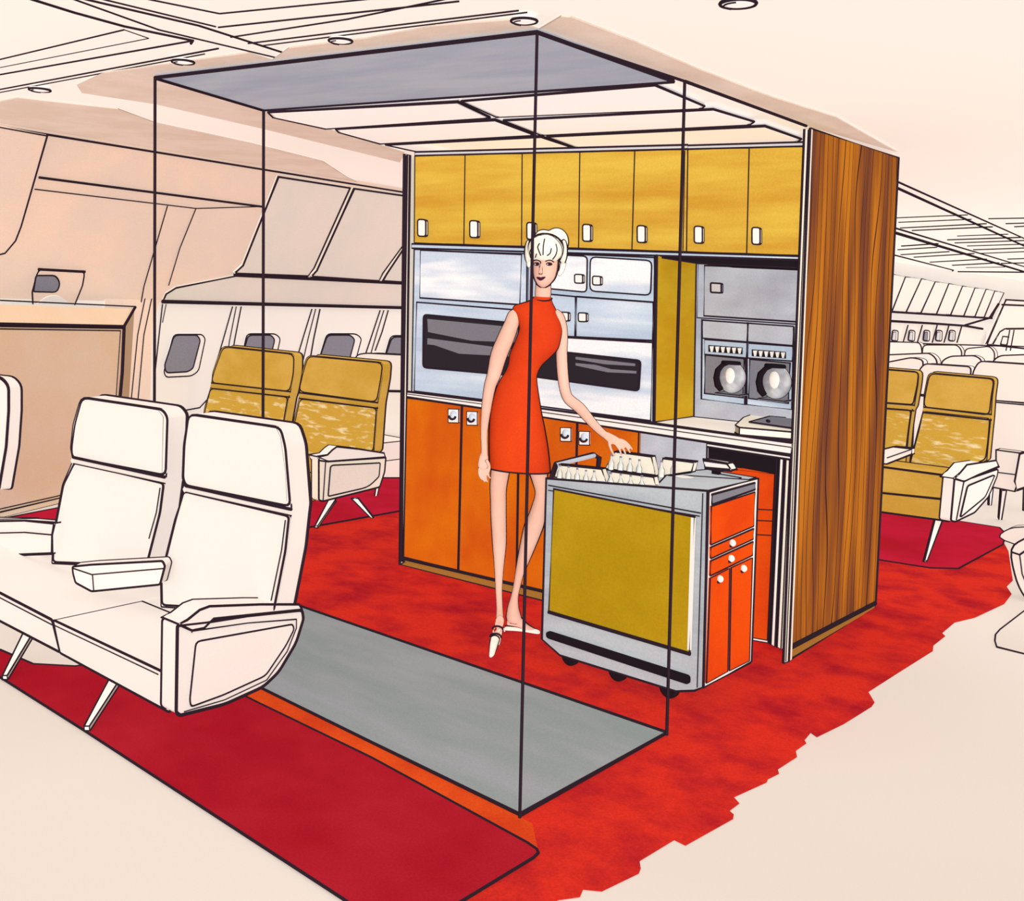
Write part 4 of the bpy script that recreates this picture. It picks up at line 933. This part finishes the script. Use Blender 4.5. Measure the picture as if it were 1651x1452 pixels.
# head
HCn = wp(879, 431, .012); hw = 22 * K
bd.loft([(wp(875.5, 463.5, .03), wr_, 5 * K, wn_, 6 * K), (wp(876, 459, .027), wr_, 11 * K, wn_, 13 * K), (wp(877.5, 450, .02), wr_, 17.5 * K, wn_, 20 * K), (wp(878.5, 440, .014), wr_, 20.5 * K, wn_, 24 * K), (wp(879.5, 428, .01), wr_, 22 * K, wn_, 26 * K),
         (wp(880, 415, .006), wr_, 22 * K, wn_, 26 * K), (wp(881, 402, 0), wr_, 20 * K, wn_, 24 * K), (wp(882, 390, -.01), wr_, 12 * K, wn_, 14 * K)], sub=4, sides=28)
# nose, ears
bd.loft([(wp(873, 424, .075), wr_, 1.6 * K, wn_, 2 * K), (wp(872, 433, .08), wr_, 2.4 * K, wn_, 3 * K), (wp(871.5, 439, .084), wr_, 3.4 * K, wn_, 3.6 * K), (wp(872, 442, .078), wr_, 2.2 * K, wn_, 2 * K)], sub=2, sides=10)
bd.ell(wp(900.5, 431, 0), wr_ * 2.4 * K, wn_ * 4 * K, UP * 6.5 * K)
bd.ell(wp(858.5, 431, 0), wr_ * 2.0 * K, wn_ * 4 * K, UP * 6.0 * K)
# arm hanging down (image left)
bd.loft(chain([(838, 503, 9, 0), (830, 509, 12, .0), (824.5, 523, 12.5, .005), (816.5, 543, 14, .01), (804, 573, 14, .01), (796, 605, 11.5, .01), (790, 622, 10, .012), (784.5, 655, 8.5, .02), (780.5, 695, 6, .03), (781, 722, 5.4, .035), (781, 734, 6, .038)]), sub=3)
# hand (image left)
bd.loft(chain([(781, 729, 5.6, .037), (780, 738, 7.6, .04), (779, 748, 8.6, .043), (779.5, 757, 8.4, .045), (780, 761, 6.5, .046)], .5), sub=3, sides=14)
for pts in ([(773.5, 754, 2.4), (772.5, 762, 2.2), (774.5, 769, 1.9), (777, 773, 1.4)], [(777.5, 757, 2.4), (777.5, 766, 2.2), (779.5, 773, 1.9), (782, 777, 1.4)], [(781.5, 757, 2.4), (782, 766, 2.2), (784, 773, 1.9), (786.5, 777, 1.4)],
            [(785, 755, 2.2), (786.5, 762, 2.0), (788.5, 768, 1.7), (791, 771, 1.3)], [(784, 741, 2.8), (788, 748, 2.6), (789, 755, 2.3), (787.5, 761, 1.7)]):
    bd.loft(chain([(x, y, w_, .045 + (.012 if k == 0 else .014)) for k, (x, y, w_) in enumerate(pts)]), sub=3, sides=10)
# arm reaching to the trolley (image right)
TP = at(1004, 727, PY(cy + .29)); dT = float(np.dot(TP - WB, wn_))
print('hand depth', dT)
D = lambda u: .0 * (1 - u) + dT * u
bd.loft(chain([(893, 503, 8, 0), (900, 511, 10, 0), (905, 526, 9.5, 0), (907, 546, 8.8, .0), (905.5, 570, 9.4, .0), (907.5, 605, 9.2, D(.05)), (911, 629, 8.8, D(.1)), (917, 643, 9, D(.2)), (934, 657, 9.2, D(.35)), (948, 673, 8.2, D(.55)), (961, 688, 7, D(.75)), (973, 699, 6, D(.92)), (979, 703, 6, D(.97))]), sub=3)
bd.loft(chain([(975, 700, 5.8, D(.94)), (984, 706, 7.2, D(1)), (992, 710, 7, D(1.0)), (998, 712, 5, D(1))], .55), sub=3, sides=14)
for pts in ([(996, 708, 2.3), (1005, 710, 2.1), (1013, 716, 1.9), (1020, 725, 1.4)], [(996, 711, 2.4), (1004, 714, 2.2), (1011, 721, 2.0), (1016, 730, 1.4)], [(994, 713, 2.4), (1001, 718, 2.2), (1006, 725, 2.0), (1009, 733, 1.4)],
            [(991, 714, 2.2), (996, 720, 2.0), (1000, 727, 1.8), (1002, 734, 1.3)], [(982, 709, 2.7), (983, 717, 2.5), (986, 726, 2.1), (991, 735, 1.5)]):
    bd.loft(chain([(x, y, w_, D(1) + .004 * k) for k, (x, y, w_) in enumerate(pts)]), sub=3, sides=10)
# legs: each stands with its foot on the carpet
fA = at(793, 1053, PZ(.018)); fB = at(866, 1017, PZ(.02)); hB = at(822, 1001, PZ(.05)); hA = at(806, 1000, PZ(.115)); bA = at(798, 1031, PZ(.045))
dA = float(np.dot(hA - WB, wn_)); dB = float(np.dot(hB - WB, wn_)); dAt = float(np.dot(fA - WB, wn_)); dBt = float(np.dot(fB - WB, wn_))
print('feet', dA, dB, dAt, dBt)
def legrows(rows, dd):
    n_ = len(rows); return horiz([(y, a_, b_, .01 + (dd - .01) * (i / (n_ - 1)) ** 1.3) for i, (y, a_, b_) in enumerate(rows)], 1.0)
bd.loft(legrows([(748, 792, 824), (763, 790, 822), (787, 789, 817.5), (810, 790, 817), (834, 790.5, 817), (875, 793, 817), (916, 796.5, 812.5), (951, 798.5, 810), (980, 800, 811), (994, 799.5, 812), (1002, 799, 812)], dA), sub=3)
bd.loft(legrows([(748, 850, 883), (763, 852, 884), (780, 858, 883), (796, 862, 882.5), (815, 857, 882), (834, 850, 880), (852, 843, 876), (893, 835, 859), (925, 830, 845), (945, 827, 839.5), (962, 823, 836), (978, 818, 837), (988, 816, 840), (996, 815, 842), (1002, 817, 842)], dB), sub=3)
# feet
def foot(p_ank, p_heel, p_ball, p_toe, w_):
    bd.loft([(p_heel, wr_, w_ * .5, UP, w_ * .6), (p_ank, wr_, w_ * .72, UP, w_ * .95), (p_ball, wr_, w_ * .85, UP, w_ * .5), (p_toe, wr_, w_ * .25, UP, w_ * .2)], sub=4, sides=16)
foot(hA + wn_ * .005, hA - wn_ * .035 + V(0, 0, -.03), bA, fA, .0235)
bd.loft([(hB - wr_ * .012, UP, .018, wn_, .02), (hB + (fB - hB) * .3 + V(0, 0, .012), UP, .026, wn_, .026), (hB + (fB - hB) * .65, UP, .016, wn_, .028), (fB, UP, .006, wn_, .01)], sub=4, sides=16)
body = bd.build('body', root, smooth=True, remesh=.003)

# dress
ds = MB('dress')
ds.loft(horiz([(478.5, 860, 889, .0, .85), (482, 857, 890, .0, .8), (486, 850, 891, .0, .72), (490, 838, 893, 0, .62), (494, 829, 895.5, 0, .56), (500, 826, 898, 0, .55), (508, 829, 901.5, .003, .56), (518, 834, 905, .008, .58), (532, 836.5, 907, .012, .62), (549, 831, 904, .014, .64), (561, 826, 900, .012, .64), (573, 821, 890, .006, .64), (588, 819, 874, .002, .64), (601, 814, 867, 0, .64), (613, 806, 866.5), (631, 798, 869), (661, 790.5, 874), (690, 787.5, 880), (720, 787, 885), (742, 787.5, 887.5), (757, 788, 888.5)], .68), sub=4, sides=36, cap=True)
pts = []
for a_ in np.linspace(0, 2 * math.pi, 40, endpoint=False):
    c_ = (wp(788, 757) + wp(888.5, 757)) / 2; r_ = np.linalg.norm(wp(788, 757) - wp(888.5, 757)) / 2
    pts.append(c_ + wr_ * r_ * math.cos(a_) + wn_ * r_ * .68 * math.sin(a_))
ds.tube(pts, 2.6, True)
pts = []
for a_ in np.linspace(0, 2 * math.pi, 24, endpoint=False):
    c_ = (wp(859, 479) + wp(890, 481)) / 2; r_ = np.linalg.norm(wp(859, 479) - wp(890, 481)) / 2
    pts.append(c_ + wr_ * r_ * math.cos(a_) + wn_ * r_ * .9 * math.sin(a_) + UP * (-.012 * max(0, math.sin(a_))))
ds.tube(pts, 2.4, True)
ds.build('dress', root, smooth=True)

# hair
hr = MB('hair')
hr.ell(wp(879.5, 402, .01), wr_ * 31 * K, wn_ * 34 * K, UP * 27 * K, nu=28, nv=18)
hr.ell(wp(897, 390, -.06), wr_ * 21 * K, wn_ * 20 * K, UP * 24 * K, nu=24, nv=16)
hr.ell(wp(877, 380, -.06), wr_ * 15 * K, wn_ * 16 * K, UP * 11 * K, nu=20, nv=14)
hr.ell(wp(852, 405, .0), wr_ * 7.5 * K, wn_ * 16 * K, UP * 20 * K)
hr.ell(wp(908, 406, -.01), wr_ * 8 * K, wn_ * 18 * K, UP * 21 * K)
hr.ell(wp(853, 424, .0), wr_ * 4.5 * K, wn_ * 6 * K, UP * 8 * K)
hr.loft(chain([(908, 418, 5, -.01), (907.5, 428, 5, -.008), (904.5, 437, 4.5, -.004), (900, 444, 3, 0)]), sub=3, sides=12)
hr.ell(wp(880, 418, -.035), wr_ * 24 * K, wn_ * 20 * K, UP * 24 * K)
hair = hr.build('hair', root, smooth=True, remesh=.0035)
hs = MB('ink')
def hfront(x, y):
    a_ = (x - 879.5) / 31; b_ = (y - 402) / 27; q = max(0, 1 - a_ * a_ - b_ * b_)
    return .01 + 34 * K * math.sqrt(q) + .002
for pts in ([(878, 385), (876, 397), (875.5, 411)], [(870, 392), (867, 398), (869, 405), (872, 412)], [(889, 400), (887, 408), (882, 412)], [(896, 393), (898, 402), (896, 411), (891, 418)], [(866, 378), (878, 376), (892, 382), (902, 392), (906, 402), (905, 414), (898, 426)], [(856, 402), (854, 408), (857, 416)], [(865, 409), (863, 415)]):
    hs.tube([wp(x, y, hfront(x, y)) for x, y in smoothpts(pts, 4, False)], 1.9)
hs.build('hair_strand', hair)

# face
def ffront(x, y):
    a_ = (x - 879) / 22.0; return .012 + 25.5 * K * math.sqrt(max(0.05, 1 - a_ * a_)) + .001
def feature(name, c_, w_, h_, m, d=0.0):
    b = MB(m); b.ell(wp(c_[0], c_[1], ffront(*c_) + d), wr_ * w_ * K, wn_ * 1.6 * K, UP * h_ * K); return b.build(name, root, smooth=True)
for ex in (885.5, 865.5):
    w_ = MB('white'); e = feature('eye', (ex, 425.5), 5.2, 2.9, 'ink', .001); 
    b = MB('white'); b.ell(wp(ex - 2.6, 425.7, ffront(ex, 425.5) + .0045), wr_ * 1.0 * K, wn_ * .6 * K, UP * .8 * K); b.build('eye_white', e, smooth=True)
for pts in ([(879, 421.5), (884, 419.5), (889, 419.8), (893, 422.5)], [(860, 420), (865, 419), (871, 421.5), (871.5, 427), (869.5, 431)]):
    b = MB('ink'); b.tube([wp(x, y, ffront(x, y) + .001) for x, y in smoothpts(pts, 4, False)], 1.9); b.build('eyebrow', root)
b = MB('lip'); P_ = smoothpts([(864.5, 446.6), (869, 446.2), (872, 447), (875, 446), (880, 446.3), (876, 450.5), (871.5, 452.3), (867.5, 450.5)], 3)
b.prism([wp(x, y, ffront(x, 448) - .003) for x, y in P_], wn_ * -.01, ink=0); b.build('lips', root)
b = MB('ink'); b.tube([wp(x, y, .105) for x, y in [(868.5, 441), (870, 442.2)]], 1.6); b.tube([wp(x, y, .105) for x, y in [(873, 442), (874.5, 441)]], 1.6); b.build('nostril', root)

# shoes
s_ = MB('shoe'); dd = unit(fA - hA)
m_ = bA * .45 + fA * .55
s_.loft([(bA + V(0, 0, .002), wr_, .0205, UP, .018), (m_ + V(0, 0, .002), wr_, .0165, UP, .018), (fA, wr_, .011, UP, .012), (at(791, 1057, PZ(.012)), wr_, .005, UP, .006)], sub=3, sides=16)
hq = hA - wn_ * .045; s_.loft([(hq + V(0, 0, -.045), wr_, .012, wn_, .014), (V(hq[0], hq[1], .008), wr_, .006, wn_, .006)], sub=2, sides=10)
for u_, w_ in ((.45, 7.6), (.85, 8.4)):
    c_ = hA * (1 - u_) + bA * u_; r_ = w_ * K
    s_.tube([c_ + wr_ * r_ * math.cos(a_) + (UP * .8 + wn_ * .6) * r_ * .95 * math.sin(a_) for a_ in np.linspace(0, math.pi, 11)], 3)
s_.build('shoe', root, smooth=True)
s_ = MB('shoe')
s_.loft([(hB - wr_ * .02 + V(0, 0, -.03), UP, .009, wn_, .02), (hB + (fB - hB) * .3 + V(0, 0, -.018), UP, .008, wn_, .026), (hB + (fB - hB) * .7 + V(0, 0, -.006), UP, .010, wn_, .03), (fB + V(0, 0, -.002), UP, .010, wn_, .018), (fB + wr_ * .012 + V(0, 0, -.004), UP, .006, wn_, .008)], sub=3, sides=16)
s_.loft([(hB - wr_ * .018 + V(0, 0, -.03), wr_, .008, wn_, .012), (V(hB[0] - wr_[0] * .02, hB[1] - wr_[1] * .02, .006), wr_, .005, wn_, .006)], sub=2, sides=10)
s_.build('shoe', root, smooth=True)

# ================================================================== LIGHT
wld = bpy.data.worlds.new('cabin_daylight'); scene.world = wld; wld.use_nodes = True
bg = wld.node_tree.nodes['Background']; bg.inputs[0].default_value = (1.0, .985, .972, 1); bg.inputs[1].default_value = .30
def sun(name, d, e, col=(1, .985, .972), shadow=False):
    l = bpy.data.lights.new(name, 'SUN'); l.energy = e; l.color = col; l.angle = .3
    l.use_shadow = shadow
    o = bpy.data.objects.new(name, l); COL.objects.link(o)
    o.rotation_euler = Vector(d).to_track_quat('-Z', 'Y').to_euler(); o.location = (3, -3, 4); return o
sun('key_light', (-1.0, 1.05, -1.15), 2.85)
sun('low_fill_light', (-.5, .5, 1.2), 2.3)
sun('rear_fill_light', (.6, -1, -.4), 1.0)
scene.view_settings.view_transform = 'Standard'; scene.view_settings.look = 'None'
try: scene.cycles.diffuse_bounces = 1; scene.cycles.max_bounces = 4
except Exception: pass

# ================================================================== CAMERA
cam = bpy.data.cameras.new('camera'); co = bpy.data.objects.new('camera', cam); COL.objects.link(co); scene.camera = co
cam.sensor_fit = 'HORIZONTAL'; cam.sensor_width = 36.0; cam.lens = FPX * 36.0 / IW
cam.shift_x = (IW / 2 - CX) / IW; cam.shift_y = -(IH / 2 - CY) / IW
cam.clip_start = .05; cam.clip_end = 200
R3 = Matrix(((*ROT[0],), (*(-ROT[1]),), (*(-ROT[2]),))).transposed()
co.matrix_world = Matrix.Translation(Vector(CAM)) @ R3.to_4x4()
